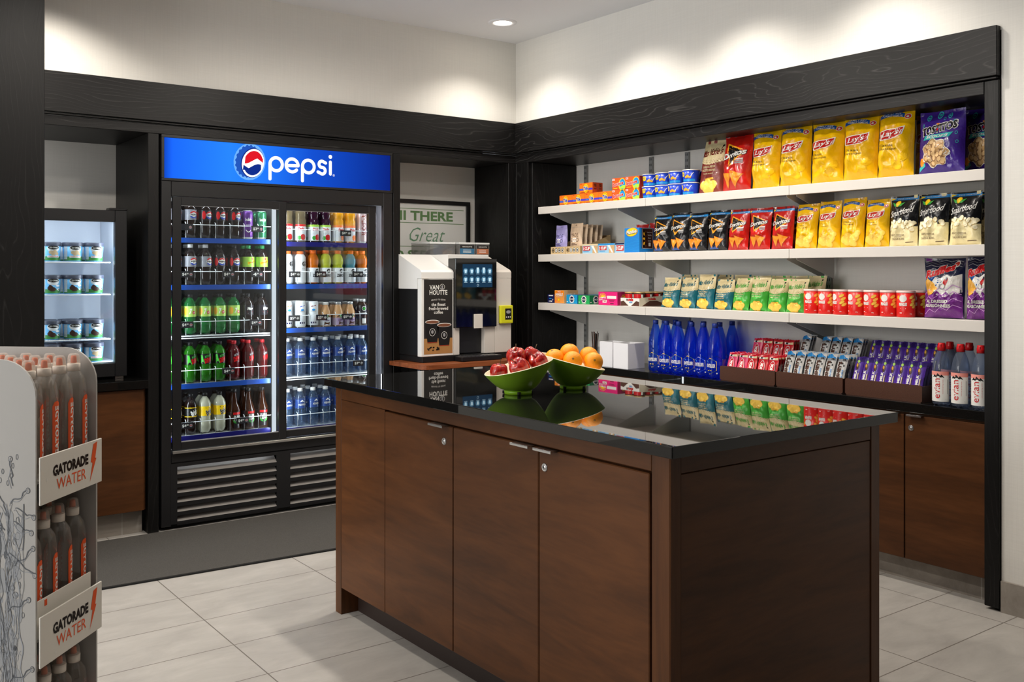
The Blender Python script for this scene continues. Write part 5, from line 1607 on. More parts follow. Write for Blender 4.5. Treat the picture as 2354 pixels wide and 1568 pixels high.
TORT = foil('tortilla_print', (196, 156, 104), .3); TORT2 = foil('tortilla_light', (222, 186, 134), .3); TORTD = foil('tortilla_dark', (140, 100, 62), .35)

def ridge_bag(seed):
    b = Bag('ridged_chip_bag', .222, .262, .085, seed, .05); q, F = b.q, b.R()
    zig = lambda u: .055 * abs(((u * 1.6 + .3) % 1) * 2 - 1)
    b.shell(NVF, PLF)
    q.poly(F, [(-.97, .72), (-.3, .70), (.1, .62), (.0, .46), (-.5, .40), (-.97, .44)], BANB, 1, 4)
    q.poly(F, [(-.52, .60), (-.30, .69), (.0, .67), (.30, .73), (.52, .69), (.93, .74), (.95, .44), (.5, .36), (.0, .36), (-.44, .46)], WHF, 2, 5)
    q.poly(F, [(-.97, .01), (.97, .01)] + [(.97 - 1.94 * k / 9, .36 + (.075 if k % 2 else 0) + .006 * k) for k in range(10)], PLF, 3, 5)
    for k in range(4):
        q.line(F, [(-.9 + .3 * j, .90 + .02 * k + (.03 if j % 2 else 0) - .06 * (k % 2)) for j in range(7)], .010, GREY, 1)
    q.text(F, 'Ruffles', -.10, .795, 1.56, .150, WHF, 4, .085, .12, rot=.10); q.text(F, 'Ruffles', -.10, .795, 1.50, .135, RED, 6, .055, .12, rot=.10)
    q.oval(F, .66, .905, .11, .045, MAPLE, 2, 14, 1); q.ring(F, .66, .905, .13, .055, .02, WHF, 2)
    chipp = [(-.86, .60), (-.70, .66), (-.34, .58), (-.10, .50), (-.30, .42), (-.62, .38), (-.76, .44)]
    q.poly(F, [(x * 1.03, .52 + (z - .52) * 1.06) for x, z in chipp], CHIPE, 4, 3); q.poly(F, chipp, NACHL, 5, 3)
    for k in range(6):
        q.line(F, [(-.80 + .09 * k, .62 - .012 * k), (-.66 + .085 * k, .40 + .016 * k)], .016, CHIPE, 7)
    q.oval(F, .26, .60, .20, .040, RED, 4, 14, 1, 1.0); q.oval(F, .12, .53, .16, .05, GREY, 5, 14, 1); q.oval(F, .14, .535, .12, .036, WHF, 6, 14, 1); q.oval(F, .32, .66, .05, .03, NVF, 6, 10, 1)
    for k in range(4):
        q.line(F, [(-.92 + .31 * j, .06 + .11 * k + (.07 if j % 2 else 0) + .02 * j) for j in range(7)], .012, PLW, 5)
    q.text(F, 'ALL DRESSED', -.18, .285, 1.20, .055, WHF, 7, .04, .12); q.text(F, 'ASSAISONNÉES', -.18, .218, 1.42, .066, WHF, 7, .04, .12)
    return b.kind()
NACHL = foil('ridged_chip_print', (238, 176, 62), .35)

# ---------------------------------------------------------------- cartons, cups and small packs
def carton(name, w, h, d, faces, front=None, side=None, topm=None, part='carton_body'):
    """box with its front at local y=0, depth towards +Y"""
    fm, sm = faces
    q = MB(); q.box(-w / 2, w / 2, 0, d, 0, h, sm, bev=.0008, seg=1)
    F = flat(0); q.rect(F, -w / 2 + .0008, w / 2 - .0008, .0008, h - .0008, fm, .4, 1, 1)
    if front: front(q, F)
    if side:
        side(q, side_x(w / 2, 1))
    return Kind(q.build(name))

TIDEO = mat('carton_orange', (236, 118, 22), .4); TIDEB = mat('carton_violet_blue', (70, 60, 190), .4); TIDED = mat('carton_deep_orange', (196, 74, 20), .4)
def f_tide(q, F):
    q.rect(F, -.0595, .0595, .018, .030, TIDEB, 1, 1, 1); q.oval(F, 0, .030, .022, .026, YEL, 2, 24, 1); q.oval(F, 0, .030, .0175, .021, ORANGE, 3, 24, 1); q.oval(F, 0, .030, .015, .018, YEL, 4, 24, 1)
    q.text(F, 'Tide', 0, .030, .038, .026, WHITE, 5, .07, .1, rot=.1); q.text(F, 'Tide', 0, .030, .036, .023, BLUE, 6, .035, .1, rot=.1)
    q.line(F, [(-.052, .006), (.03, .006)], .0025, DRED, 1); q.line(F, [(-.052, .056), (-.036, .056)], .003, RED, 1); q.line(F, [(-.052, .024), (-.028, .024)], .004, SKY, 2)
def s_tide(q, F):
    q.text(F, 'TIDE', .020, .045, .018, .016, INK, 1, .02); q.line(F, [(.010, .025), (.030, .025)], .006, DRED, 1)
K_TIDE = carton('laundry_powder_box', .119, .062, .040, (TIDEO, TIDED), f_tide, s_tide)
BOUO = mat('carton_red_orange', (238, 92, 34), .4); BOUD = mat('carton_red_side', (176, 50, 34), .4)
def f_bounce(q, F):
    q.oval(F, .028, .026, .030, .036, YEL, 1, 24, 1); q.oval(F, .030, .028, .024, .030, SKY, 2, 24, 1); q.poly(F, [(.010, .002), (.055, .002), (.055, .020), (.032, .022), (.014, .014)], LIME, 3, 1)
    q.text(F, 'bounce', -.004, .032, .090, .024, WHITE, 4, .08, .05, rot=.12); q.text(F, 'bounce', -.004, .032, .086, .020, RED, 5, .035, .05, rot=.12)
    q.rect(F, -.054, -.034, .052, .062, WHITE, 3, 1, 1); q.line(F, [(-.05, .057), (-.038, .057)], .004, RED, 4); q.line(F, [(-.046, .006), (-.012, .006)], .003, YEL, 2)
K_BOUN = carton('dryer_sheet_box', .112, .066, .044, (BOUO, BOUD), f_bounce, lambda q, F: q.text(F, 'bounce', .022, .034, .045, .010, BOUO, 1, .03, rot=pi / 2))
# macaroni cups
root = empty('macaroni_cup')
KDB = mat('cup_royal_blue', (24, 62, 186), .3)
q = MB(); q.lathe([(.0005, .002), (.040, 0), (.0405, .002), (.0475, .062)], KDB, 30); F = cyl(.044, lambda z: .0408 + .0067 * z / .062)
q.rect(F, -.058, .058, .004, .016, SKY, 1, 14, 1); q.text(F, 'KD', -.016, .042, .032, .026, YEL, 2, .08, rot=.05)
q.poly(F, [(.004, .020), (.034, .020), (.040, .028), (.028, .032), (.020, .040), (.010, .034), (.002, .030)], GOLD, 2, 2); q.line(F, [(.036, .030), (.046, .044), (.054, .050)], .0035, WHITE, 3); q.line(F, [(.006, .050), (.030, .051)], .003, WHITE, 2)
q.build('cup_body', root)
q = MB(); q.lathe([(.0475, .0622), (.0495, .0635), (.0490, .066), (.046, .0672), (.0005, .0672)], WHITE, 30); q.poly(lambda x, y, L: (x, y, .0674), [(-.04, -.02), (.03, -.03), (.04, .01), (.01, .035), (-.03, .025)], GOLD, 1, 1); q.build('lid', root)
K_KD = Kind(root)
# stand-up granola pouches
def pouch(name, base, ink, seed):
    b = Bag(name, .112, .178, .038, seed, .05); b.shell(base, base, 14, 20); q, F = b.q, b.R()
    q.text(F, 'MADE', -.02, .615, 1.24, .13, ink, 1, -.008); q.text(F, 'G', -.52, .455, .30, .125, ink, 1, -.008); q.text(F, 'D', .50, .455, .30, .125, ink, 1, -.008)
    q.ring(F, -.16, .455, .19, .068, .035, WHF, 1); q.ring(F, .14, .455, .19, .068, .035, WHF, 1)
    q.line(F, [(-.55, .335), (.15, .335)], .016, ink, 1); q.line(F, [(-.55, .295), (.40, .295)], .016, ink, 1); q.line(F, [(-.9, .25), (.9, .25)], .004, ink, 1); q.line(F, [(-.5, .20), (.2, .20)], .014, ink, 1)
    q.oval(F, 0, .945, .10, .016, ink, 1, 10, 1); q.line(F, [(-.95, .87), (.95, .87)], .006, GREY, 1)
    chips(q, F, [(.25, .08, .2, .2), (.55, .12, .16, .9), (-.1, .05, .14, .4)], GOLD, BROWN, 1, .5)
    return b.kind()
K_PV = pouch('granola_pouch', foil('pouch_lilac', (164, 156, 214), .5), NAVY, 3)
K_PT = pouch('granola_pouch', foil('pouch_sand', (206, 178, 148), .55), BROWN, 4)
KRAFT = mat('kraft_board', (204, 178, 134), .6); KRAFTD = mat('kraft_board_side', (186, 156, 112), .6)
def tray_box(name, w, d, hf, hb, fm, sm, deco=None, sdeco=None):
    """open display tray: low front lip, sides rising to the back; front at y=0"""
    root = empty(name); t = .002
    q = MB(); q.box(-w / 2, w / 2, 0, t, 0, hf, fm); F = flat(0)
    if deco: deco(q, F)
    q.build('front_lip', root)
    q = MB(); pr = [(t, 0), (t, hf), (d * .18, hf + .004), (d, hb), (d, 0)]
    q.prism(pr, w / 2 - t, w / 2, 'x', sm); q.prism(pr, -w / 2, -w / 2 + t, 'x', sm); q.box(-w / 2 + t, w / 2 - t, d - t, d, 0, hb, sm); q.box(-w / 2 + t, w / 2 - t, t, d - t, 0, t, sm)
    if sdeco: sdeco(q, side_x(w / 2, 1))
    q.build('tray_body', root)
    return Kind(root)
def d_made(q, F):
    for k in range(4):
        x = -.045 + .030 * k
        q.oval(F, x, .024, .0125, .0140, WHITE if k else KRAFTD, 1, 18, 1); q.ring(F, x, .024, .0125, .0140, .0025, INK, 2, 18); q.oval(F, x, .024, .0055, .0065, INK if k != 1 else GREY, 3, 10, 1)
K_KT = tray_box('kraft_display_tray', .138, .250, .046, .118, KRAFT, KRAFTD, d_made, lambda q, F: q.text(F, 'MADE', .16, .050, .060, .018, BROWN, 1, .02))
K_KT2 = tray_box('kraft_display_tray', .138, .250, .046, .118, KRAFT, KRAFTD, d_made)
CLS = mat('carton_ice_blue', (150, 190, 214), .45)
def f_clif(top):
    def f(q, F):
        q.poly(F, [(.022, .0015), (.069, .0015), (.069, .046), (.030, .046), (.024, .038)], TAN, 1, 1); q.rect(F, -.071, .071, .048, .0565, top, 1, 1, 1)
        q.poly(F, [(.010, .046), (.032, .046), (.060, .003), (.048, .003)], WHITE, 2, 1)
        q.rect(F, -.064, .002, .018, .043, RED, 2, 1, 1); q.text(F, 'CLIF', -.024, .0305, .046, .017, WHITE, 3, .06); q.text(F, 'BAR', -.056, .0305, .018, .008, WHITE, 3, .04, rot=pi / 2); q.line(F, [(-.06, .012), (-.01, .012)], .003, SKY, 2)
    return f
K_CLA = carton('energy_bar_box', .141, .057, .16, (CLS, CLS), f_clif(mat('carton_beige', (222, 202, 160), .45)))
K_CLB = carton('energy_bar_box', .141, .057, .16, (CLS, CLS), f_clif(SKY))
def f_clifn(q, F):
    q.rect(F, -.038, .038, .048, .0565, NAVY, 1, 1, 1); q.rect(F, -.028, .034, .012, .044, RED, 2, 1, 1); q.text(F, 'CLIF', .008, .028, .046, .022, WHITE, 3, .06); q.text(F, 'BAR', -.022, .028, .022, .009, WHITE, 3, .04, rot=pi / 2)
K_CLC = carton('energy_bar_box', .078, .057, .16, (CLS, CLS), f_clifn)
MUNB = mat('carton_bright_blue', (30, 126, 204), .4); MUND = mat('carton_cocoa', (58, 26, 24), .45)
def f_mun(q, F):
    q.oval(F, 0, .116, .048, .024, GOLD, 2, 26, 1, .12); q.oval(F, 0, .116, .044, .021, YEL, 3, 26, 1, .12); q.text(F, 'Munchies', 0, .117, .086, .026, INK, 4, .07, .1, rot=.12); q.text(F, 'Munchies', 0, .118, .082, .022, WHITE, 5, .035, .1, rot=.12)
    for k in range(5):
        q.line(F, [(-.06 + .012 * j, .016 + .014 * k + .006 * sin(j * .6 + k)) for j in range(11)], .003, SKY, 1)
def f_trail(q, F):
    q.rect(F, -.034, -.008, .006, .094, INK, 1, 1, 1)
    for k in range(7):
        q.oval(F, -.021 + .006 * (-1) ** k, .014 + .012 * k, .009, .006, GOLD if k % 2 else BROWN, 2, 10, 1, k)
    for k, (t, w) in enumerate((('Honey Sweet', .036), ('Trail Mix', .030), ('Barre', .020), ('Sucrée', .024))):
        q.text(F, t, .016, .082 - .014 * k, w, .007, WHITE, 2, .0)
    q.rect(F, .008, .024, .012, .030, WHITE, 2, 1, 1)
    q.line(F, [(-.040, .001), (.0405, .001), (.0405, .1015), (-.040, .1015)], .0018, WHITE, 1, True)
def s_trail(q, F):
    q.rect(F, .018, .108, .022, .139, MUND, 1, 1, 1)
    f_trail(q, lambda x, z, L=1: F(x + .063, z * 1.12 + .022, L + 1))
K_MUN = carton('snack_mix_box', .121, .140, .113, (MUNB, MUNB), f_mun, s_trail)
# red snack sachets standing in the blue carton area
b = Bag('snack_sachet', .085, .165, .026, 6, .02); b.shell(lambda u, v: WHF if .52 < v < .56 else RDF, RDD, 10, 14); q, F = b.q, b.R(); q.oval(F, 0, .72, .5, .08, RDD, 1, 16, 2); q.line(F, [(-.6, .60), (.6, .60)], .03, WHF, 1); K_SACH = b.kind()
# small medicine-cabinet boxes
def f_navy(q, F):
    q.line(F, [(-.022, .046), (.020, .046)], .006, WHITE, 1); q.line(F, [(-.018, .028), (.006, .028)], .005, SKY, 1); q.oval(F, .018, .022, .004, .004, WHITE, 1, 8, 1); q.text(F, 'relief', -.004, .012, .034, .010, WHITE, 1, .02)
K_NAVY = carton('small_remedy_box', .068, .053, .05, (NAVY, NAVY), f_navy)
HALO = mat('carton_soft_orange', (232, 150, 66), .42); HALT = mat('carton_peach_tan', (206, 168, 122), .45)
def f_halls(q, F):
    q.rect(F, -.0445, .0445, .050, .079, mat('carton_amber', (236, 136, 26), .42), 1, 1, 1); q.text(F, 'HALLS', 0, .055, .072, .017, WHITE, 3, .05, .15); q.oval(F, 0, .071, .022, .006, ORANGE, 2, 16, 1); q.text(F, 'HALLS', 0, .071, .030, .006, WHITE, 3, .03)
    q.oval(F, -.004, .022, .011, .011, GOLD, 2, 14, 1); q.oval(F, -.004, .022, .006, .006, YEL, 3, 10, 1); q.line(F, [(-.03, .040), (.03, .040)], .002, WHITE, 2); q.oval(F, -.034, .014, .005, .007, ORANGE, 2, 10, 1)
def s_halls(q, F):
    q.text(F, 'HALLS', .06, .054, .062, .016, WHITE, 1, .05, .15); q.oval(F, .06, .025, .010, .010, GOLD, 1, 12, 1)
K_HALLS = carton('cough_drop_box', .092, .080, .115, (HALO, HALT), f_halls, s_halls)
def f_gum(m2):
    def f(q, F):
        n = 28
        q.poly(F, [((.026 if k % 2 else .020) * cos(2 * pi * k / n), .028 + (.026 if k % 2 else .020) * sin(2 * pi * k / n)) for k in range(n)], WHITE, 1, 1)
        q.oval(F, 0, .028, .0165, .0165, NAVY, 2, 22, 1); q.text(F, 'EXCEL', 0, .028, .038, .012, INK, 3, .06, .15); q.text(F, 'EXCEL', 0, .028, .036, .010, WHITE, 4, .03, .15); q.line(F, [(-.018, .006), (.018, .006)], .002, WHITE, 1); q.line(F, [(-.048, .012), (-.036, .012)], .004, WHITE, 1)
    return f
GUMB = mat('carton_cyan', (24, 150, 206), .35); GUMG = mat('carton_spearmint', (34, 164, 86), .35); GUMGD = mat('carton_dark_mint', (20, 106, 66), .35)
K_GB = carton('chewing_gum_box', .104, .055, .10, (GUMB, mat('carton_cyan_side', (26, 104, 160), .35)), f_gum(0))
K_GG = carton('chewing_gum_box', .104, .053, .10, (GUMG, GUMGD), f_gum(0), lambda q, F: f_gum(0)(q, lambda x, z, L=1: F(x * .95 + .05, z, L)))
CPINK = mat('carton_hot_pink', (226, 30, 120), .4); CPINKD = mat('carton_plum_pink', (160, 24, 84), .4)
def burst(q, F, cx, cz, s):
    for k in range(9):
        a = .2 + k * .42
        q.poly(F, [(cx + .010 * cos(a - .12), cz + .010 * sin(a - .12)), (cx + s * cos(a - .10), cz + s * .8 * sin(a - .10)), (cx + s * cos(a + .08), cz + s * .8 * sin(a + .08)), (cx + .010 * cos(a + .1), cz + .010 * sin(a + .1))], YEL if k % 2 else GOLD, 1, 1)
    q.oval(F, cx, cz, .016, .012, YEL, 2, 14, 1)
def f_pink(q, F):
    burst(q, F, -.044, .046, .032); q.poly(F, [(-.074, .026), (-.022, .034), (-.016, .050), (-.068, .044)], WHITE, 3, 1); q.text(F, 'Fruit', -.045, .038, .044, .014, PINK, 4, .05, .1, rot=.12); q.poly(F, [(-.045, .014), (-.010, .014), (-.008, .030), (-.043, .030)], WHITE, 3, 1); q.text(F, 'gum', -.027, .022, .026, .010, RED, 4, .03)
    q.rect(F, -.008, .072, .038, .055, WHITE, 1, 1, 1); q.line(F, [(.008, .030), (.058, .030)], .002, INK, 1); q.line(F, [(.014, .024), (.052, .024)], .002, INK, 1); q.line(F, [(.020, .010), (.050, .010)], .004, INK, 1)
K_PINK = carton('fruit_gum_box', .164, .078, .13, (CPINK, CPINKD), f_pink, lambda q, F: burst(q, F, .06, .042, .032))
# hazelnut snack tray and its tubs
NUTW = mat('tray_white', (228, 226, 220), .45); NUTB = mat('tray_cocoa', (84, 50, 36), .45)
def d_nut(q, F):
    q.poly(F, [(-.075, .001), (-.075, .026), (-.050, .030), (-.026, .012), (-.010, .003)], NUTB, 1, 1); q.poly(F, [(.075, .001), (.075, .026), (.050, .030), (.026, .012), (.010, .003)], NUTB, 1, 1)
    q.text(F, 'n', -.022, .036, .010, .012, INK, 2, .04); q.text(F, 'utella', .006, .038, .044, .017, RED, 2, .04); q.text(F, '&GO!', .008, .022, .024, .010, SKY, 2, .04)
K_NUT = tray_box('hazelnut_display_tray', .152, .285, .046, .064, NUTW, mat('tray_beige', (206, 198, 178), .5), d_nut, lambda q, F: (q.poly(F, [(.02, .001), (.08, .030), (.14, .030), (.20, .012), (.28, .001)], NUTB, 1, 1), q.text(F, 'nutella', .10, .042, .060, .014, RED, 2, .04)))
root = empty('hazelnut_snack_tub')
q = MB(); q.lathe([(.0005, .002), (.026, 0), (.0265, .002), (.031, .058)], mat('tub_cocoa', (66, 34, 24), .3), 24); F = cyl(.03, lambda z: .0267 + .0045 * z / .058)
q.rect(F, -.034, .034, .026, .054, RED, 1, 12, 2); q.rect(F, -.034, .034, .006, .0255, WHITE, 1, 12, 2); q.text(F, 'nutella', 0, .016, .040, .012, RED, 2, .04); q.rect(F, .036, .048, .012, .052, WHITE, 1, 4, 2)
q.build('tub_body', root); q = MB(); q.lathe([(.0325, .058), (.033, .062), (.0005, .0635)], mat('tub_lid_gold', (206, 176, 120), .35, metal=.3), 24); q.build('lid', root)
K_NTUB = Kind(root)
# crisp cans: the moustached mascot is left out, a plain white oval stays
root = empty('crisp_can')
CANR = mat('can_red', (212, 30, 24), .32)
q = MB(); q.lathe([(.0005, .001), (.037, 0), (.0385, .003), (.0385, .104)], CANR, 32); F = cyl(.0385)
q.oval(F, -.004, .080, .016, .015, WHITE, 1, 22, 2); q.text(F, 'PRINGLES', -.004, .055, .034, .014, WHITE, 2, .06); q.line(F, [(-.016, .037), (.008, .037)], .003, WHITE, 1)
for k, (x, z) in enumerate(((.034, .086), (.042, .072), (.036, .056), (.046, .046))):
    q.oval(F, x, z, .013, .007, CHIPE, 1, 14, 1, .5); q.oval(F, x, z + .0005, .012, .0058, CHIP, 2, 14, 1, .5)
q.line(F, [(-.018, .018), (-.008, .018)], .003, WHITE, 1); q.line(F, [(-.002, .014), (.026, .014)], .0015, WHITE, 1); q.text(F, '67g', .030, .014, .008, .005, WHITE, 1, .02); q.oval(F, -.026, .085, .006, .008, GOLD, 1, 10, 1)
q.build('can_body', root)
q = MB(); q.lathe([(.0387, .1045), (.0394, .106), (.0394, .1125), (.037, .1140), (.0005, .1135)], mat('lid_milky', (232, 206, 200), .35), 32); q.build('lid', root)
K_CRISP = Kind(root)

def put(k, x, y, z, label, cat, group, jit=.06, sc=(1, 1, 1), rz=0.0):
    return k.put((x, y, z + .0003), RW + rz + RND.uniform(-jit, jit), label, cat, group, sc)

# ---------------------------------------------------------------- top shelf
z = Z_S1
g = 'laundry powder boxes on the top shelf'
for i, y in enumerate((4.5785, 4.4585, 4.3385, 4.2185)):
    put(K_TIDE, 3.832, y, z, 'orange laundry powder box, %s from the corner in the front row' % ORD[i], 'box', g, .0)
    put(K_TIDE, 3.8735, y, z, 'orange laundry powder box behind the %s front box' % ORD[i], 'box', g, .0)
put(K_TIDE, 3.832, 4.389, z + .0625, 'orange laundry powder box stacked on top of the front row', 'box', g, .0)
put(K_TIDE, 3.8735, 4.389, z + .0625, 'orange laundry powder box stacked on top of the back row', 'box', g, .0)
g = 'dryer sheet boxes on the top shelf'
for r_ in range(2):
    for i, y in enumerate((4.101, 3.988)):
        for d_ in range(2):
            put(K_BOUN, 3.832 + .046 * d_, y, z + .0665 * r_, 'red dryer sheet box, %s layer, %s row, %s the macaroni cups' % (('lower', 'upper')[r_], ('front', 'back')[d_], ('away from', 'beside')[i]), 'box', g, .0)
g = 'blue macaroni cups on the top shelf'
for r_ in range(2):
    for i, y in enumerate((3.882, 3.782, 3.682, 3.580)):
        for d_ in range(2):
            put(K_KD, 3.870 + .101 * d_, y - .004 * r_, z + .0683 * r_, 'blue macaroni cup, %s from the dryer sheets, %s layer, %s row' % (ORD[i], ('lower', 'upper')[r_], ('front', 'back')[d_]), 'cup', g, .10, rz=(.12, .05, -.18, -.22)[i])
K_MVB = kettle_bag('kettle_chip_bag', .184, .285, .080, 5, BRF, RDD, [('ORIGINAL RECIPE', 1.2, .040), ('RECETTE ORIGINALE', 1.2, .040), ('kettle cooked', .9, .026)])
g = 'family-size chip bags on the top shelf'
put(K_MVB, 3.880, 3.452, z, 'brick red and cream kettle chip bag beside the macaroni cups on the top shelf', 'chip bag', g, .02, (.87, 1, 1))
K_DRB = triangle_bag('tortilla_chip_bag', .215, .310, .100, 8, RDF, RDD, True)
put(K_DRB, 3.880, 3.276, z, 'large red tortilla chip bag beside the brick red bag on the top shelf', 'chip bag', g, .02, (.86, 1, .97))
K_LB = [classic_bag('potato_chip_bag', .186, .322, .105, s, True) for s in (1, 2, 7)]
for i, (y, s) in enumerate(((3.093, .98), (2.918, 1.0), (2.737, .98), (2.563, 1.0), (2.390, 1.03))):
    put(K_LB[i % 3], 3.885, y, z, 'large yellow potato chip bag, %s from the red bag on the top shelf' % ORD[i], 'chip bag', g, .05, (.93, 1, s * .96))
put(K_LB[1], 4.030, 2.300, z, 'large yellow potato chip bag in shade behind the fifth front one', 'chip bag', g, .04, (.92, .9, .93))
K_TOS = scoop_bag(3)
put(K_TOS, 3.885, 2.178, z, 'violet tortilla chip bag fully in view on the top shelf', 'chip bag', g, .03, (.84, .9, .98))
put(K_TOS, 4.025, 2.052, z, 'violet tortilla chip bag partly hidden by the black end post', 'chip bag', g, .0, (.88, .9, 1.02))

# ---------------------------------------------------------------- middle shelf
z = Z_S2
g = 'granola pouches on the middle shelf'
put(K_KT2, 3.832, 4.655, z, 'kraft display tray in the corner holding a lilac granola pouch', 'display tray', 'kraft display trays', 0)
put(K_KT, 3.832, 4.513, z, 'kraft display tray holding sand-coloured granola pouches', 'display tray', 'kraft display trays', 0)
put(K_PV, 3.862, 4.660, z + .0022, 'lilac granola pouch in the corner display tray', 'pouch', g, .05)
for i in range(5):
    put(K_PT, 3.860 + .0405 * i, 4.513, z + .0022 + .0, 'sand-coloured granola pouch, %s from the front of its tray' % ORD[i], 'pouch', g, .04, (1.0, .82, 1.04 if i == 0 else 1.0))
g = 'energy bar boxes on the middle shelf'
put(K_CLA, 3.832, 4.352, z, 'pale blue energy bar box with a beige top edge', 'box', g, 0); put(K_CLB, 3.832, 4.208, z, 'pale blue energy bar box with a sky blue top edge', 'box', g, 0); put(K_CLC, 3.832, 4.094, z, 'pale blue energy bar box with a navy top edge', 'box', g, 0)
put(K_MUN, 3.830, 3.991, z, 'bright blue snack mix box on the middle shelf', 'box', None, 0)

g = 'red snack sachets behind the snack mix box'
for i, (x, y) in enumerate(((3.962, 4.040), (3.975, 3.945), (4.06, 4.00), (4.06, 3.905))):
    put(K_SACH, x, y, z, 'red snack sachet, %s of those standing behind the bright blue box' % ORD[i], 'sachet', g, .12, (1, 1, 1.0 + .04 * (i % 2)))
K_KB = [triangle_bag('tortilla_chip_bag', .136, .212, .058, s, BKF, BKF) for s in (2, 5)]
g = 'black tortilla chip bags on the middle shelf'
for i, y in enumerate((3.800, 3.668, 3.536, 3.396)):
    put(K_KB[i % 2], 3.872, y, z, 'black tortilla chip bag, %s from the bright blue box, front row' % ORD[i], 'chip bag', g, .06, (.95, 1, .97 + .03 * (i % 2)))
    if i != 1:
        put(K_KB[(i + 1) % 2], 3.975, y - .02, z, 'black tortilla chip bag behind the %s black bag in front' % ORD[i], 'chip bag', g, .05, (.95, 1, 1.01))
K_RB = [triangle_bag('tortilla_chip_bag', .134, .212, .058, s, RDF, RDD) for s in (3, 6)]
g = 'red tortilla chip bags on the middle shelf'
for i, y in enumerate((3.258, 3.122, 2.986)):
    put(K_RB[i % 2], 3.872, y, z, 'small red tortilla chip bag, %s from the black bags, front row' % ORD[i], 'chip bag', g, .05, (.95, 1, .99))
    put(K_RB[(i + 1) % 2], 3.975, y - .02, z, 'small red tortilla chip bag behind the %s red bag in front' % ORD[i], 'chip bag', g, .05, (.95, 1, 1.01))
K_YB = [classic_bag('potato_chip_bag', .128, .222, .058, s, False) for s in (4, 9)]
g = 'small yellow chip bags on the middle shelf'
for i, y in enumerate((2.848, 2.722, 2.598, 2.474)):
    put(K_YB[i % 2], 3.872, y, z, 'small yellow potato chip bag, %s from the red bags, front row' % ORD[i], 'chip bag', g, .05, (.94, 1, .96 + .03 * (i % 3)))
    if i > 1:
        put(K_YB[(i + 1) % 2], 3.980, y - .02, z, 'small yellow potato chip bag behind the %s yellow bag in front' % ORD[i], 'chip bag', g, .05, (.94, 1, 1.0))
K_PB = [popcorn_bag(s) for s in (2, 4)]
g = 'popcorn bags on the middle shelf'
for i, y in enumerate((2.345, 2.208, 2.070)):
    put(K_PB[i % 2], 3.872, y, z, 'black and cream popcorn bag, %s from the yellow bags, front row' % ORD[i], 'popcorn bag', g, .04, (.90, 1, .98))
    put(K_PB[(i + 1) % 2], 3.985, y - .060 if i < 2 else 2.012, z, 'black and cream popcorn bag behind the %s popcorn bag in front' % ORD[i], 'popcorn bag', g, .03, (.88, 1, 1.0))

# ---------------------------------------------------------------- lowest shelf
z = Z_S3
put(K_NAVY, 3.832, 4.722, z, 'small navy remedy box in the corner of the lowest shelf', 'box', None, 0)
put(K_HALLS, 3.830, 4.638, z, 'orange cough drop box taller than its neighbours on the lowest shelf', 'box', None, 0)
put(K_GB, 3.832, 4.520, z, 'cyan chewing gum box on the lowest shelf', 'box', 'chewing gum boxes', 0)
put(K_GG, 3.832, 4.408, z, 'green chewing gum box on the lowest shelf', 'box', 'chewing gum boxes', 0)
put(K_GB, 3.945, 4.440, z, 'cyan chewing gum box behind the green chewing gum box', 'box', 'chewing gum boxes', 0)
put(K_PINK, 3.828, 4.190, z, 'hot pink fruit gum box on the lowest shelf', 'box', None, 0)
put(K_NUT, 3.822, 3.999, z, 'white and brown display tray of hazelnut snack tubs', 'display tray', None, 0)
for j in range(4):
    for i in range(2):
        put(K_NTUB, 3.862 + .068 * j, 4.036 - .072 * i, z + .0022, 'hazelnut snack tub, %s row of its tray, %s the pink box' % (ORD[j], ('beside', 'away from')[i]), 'snack tub', 'hazelnut snack tubs', .1, (1, 1, 1.24))
K_TB = [kettle_bag('kettle_chip_bag', .132, .172, .056, s, TLF, TLF, [('SEA SALT & MALT', 1.2, .040), ('VINEGAR', .9, .046), ('SEL & VINAIGRE', 1.0, .034)]) for s in (2, 3)]
g = 'teal kettle chip bags on the lowest shelf'
for i, (y, s) in enumerate(((3.738, .95), (3.610, .95), (3.486, 1.05), (3.362, .90))):
    put(K_TB[i % 2], 3.872, y, z, 'teal and cream kettle chip bag, %s from the hazelnut tray, front row' % ORD[i], 'chip bag', g, .06, (.94, 1, s))
    put(K_TB[(i + 1) % 2], 3.972, y - .03, z, 'teal and cream kettle chip bag behind the %s teal bag in front' % ORD[i], 'chip bag', g, .06, (.94, 1, 1.04))
K_GB2 = [kettle_bag('kettle_chip_bag', .126, .172, .056, s, GNF, GNF, [('JALAPEÑO', 1.2, .060), ('kettle cooked', .9, .028)]) for s in (4, 6)]
g = 'green kettle chip bags on the lowest shelf'
for i, (y, s) in enumerate(((3.243, .94), (3.132, .97), (3.020, .93), (2.908, .93))):
    put(K_GB2[i % 2], 3.872, y, z, 'green and cream kettle chip bag, %s from the teal bags, front row' % ORD[i], 'chip bag', g, .05, (.86, 1, s))
    put(K_GB2[(i + 1) % 2], 3.972, y - .03, z, 'green and cream kettle chip bag behind the %s green bag in front' % ORD[i], 'chip bag', g, .06, (.86, 1, 1.02))
g = 'red crisp cans on the lowest shelf'
for i in range(7):
    put(K_CRISP, 3.868, 2.8085 - .0798 * i, z, 'red crisp can, %s from the green bags, front row' % ORD[i], 'can', g, .0, rz=RND.uniform(-.35, .35))
for i in (5, 6):
    put(K_CRISP, 3.952, 2.8085 - .0798 * i - .012, z, 'red crisp can behind the %s front can' % ORD[i], 'can', g, .0)
K_RUF = [ridge_bag(s) for s in (1, 2)]
put(K_RUF[0], 3.880, 2.163, z, 'plum and navy ridged chip bag fully in view on the lowest shelf', 'chip bag', 'ridged chip bags', .02, (.80, 1, .96))
put(K_RUF[1], 3.880, 2.000, z, 'plum and navy ridged chip bag cut off by the black end post', 'chip bag', 'ridged chip bags', .0, (.60, 1, .98))

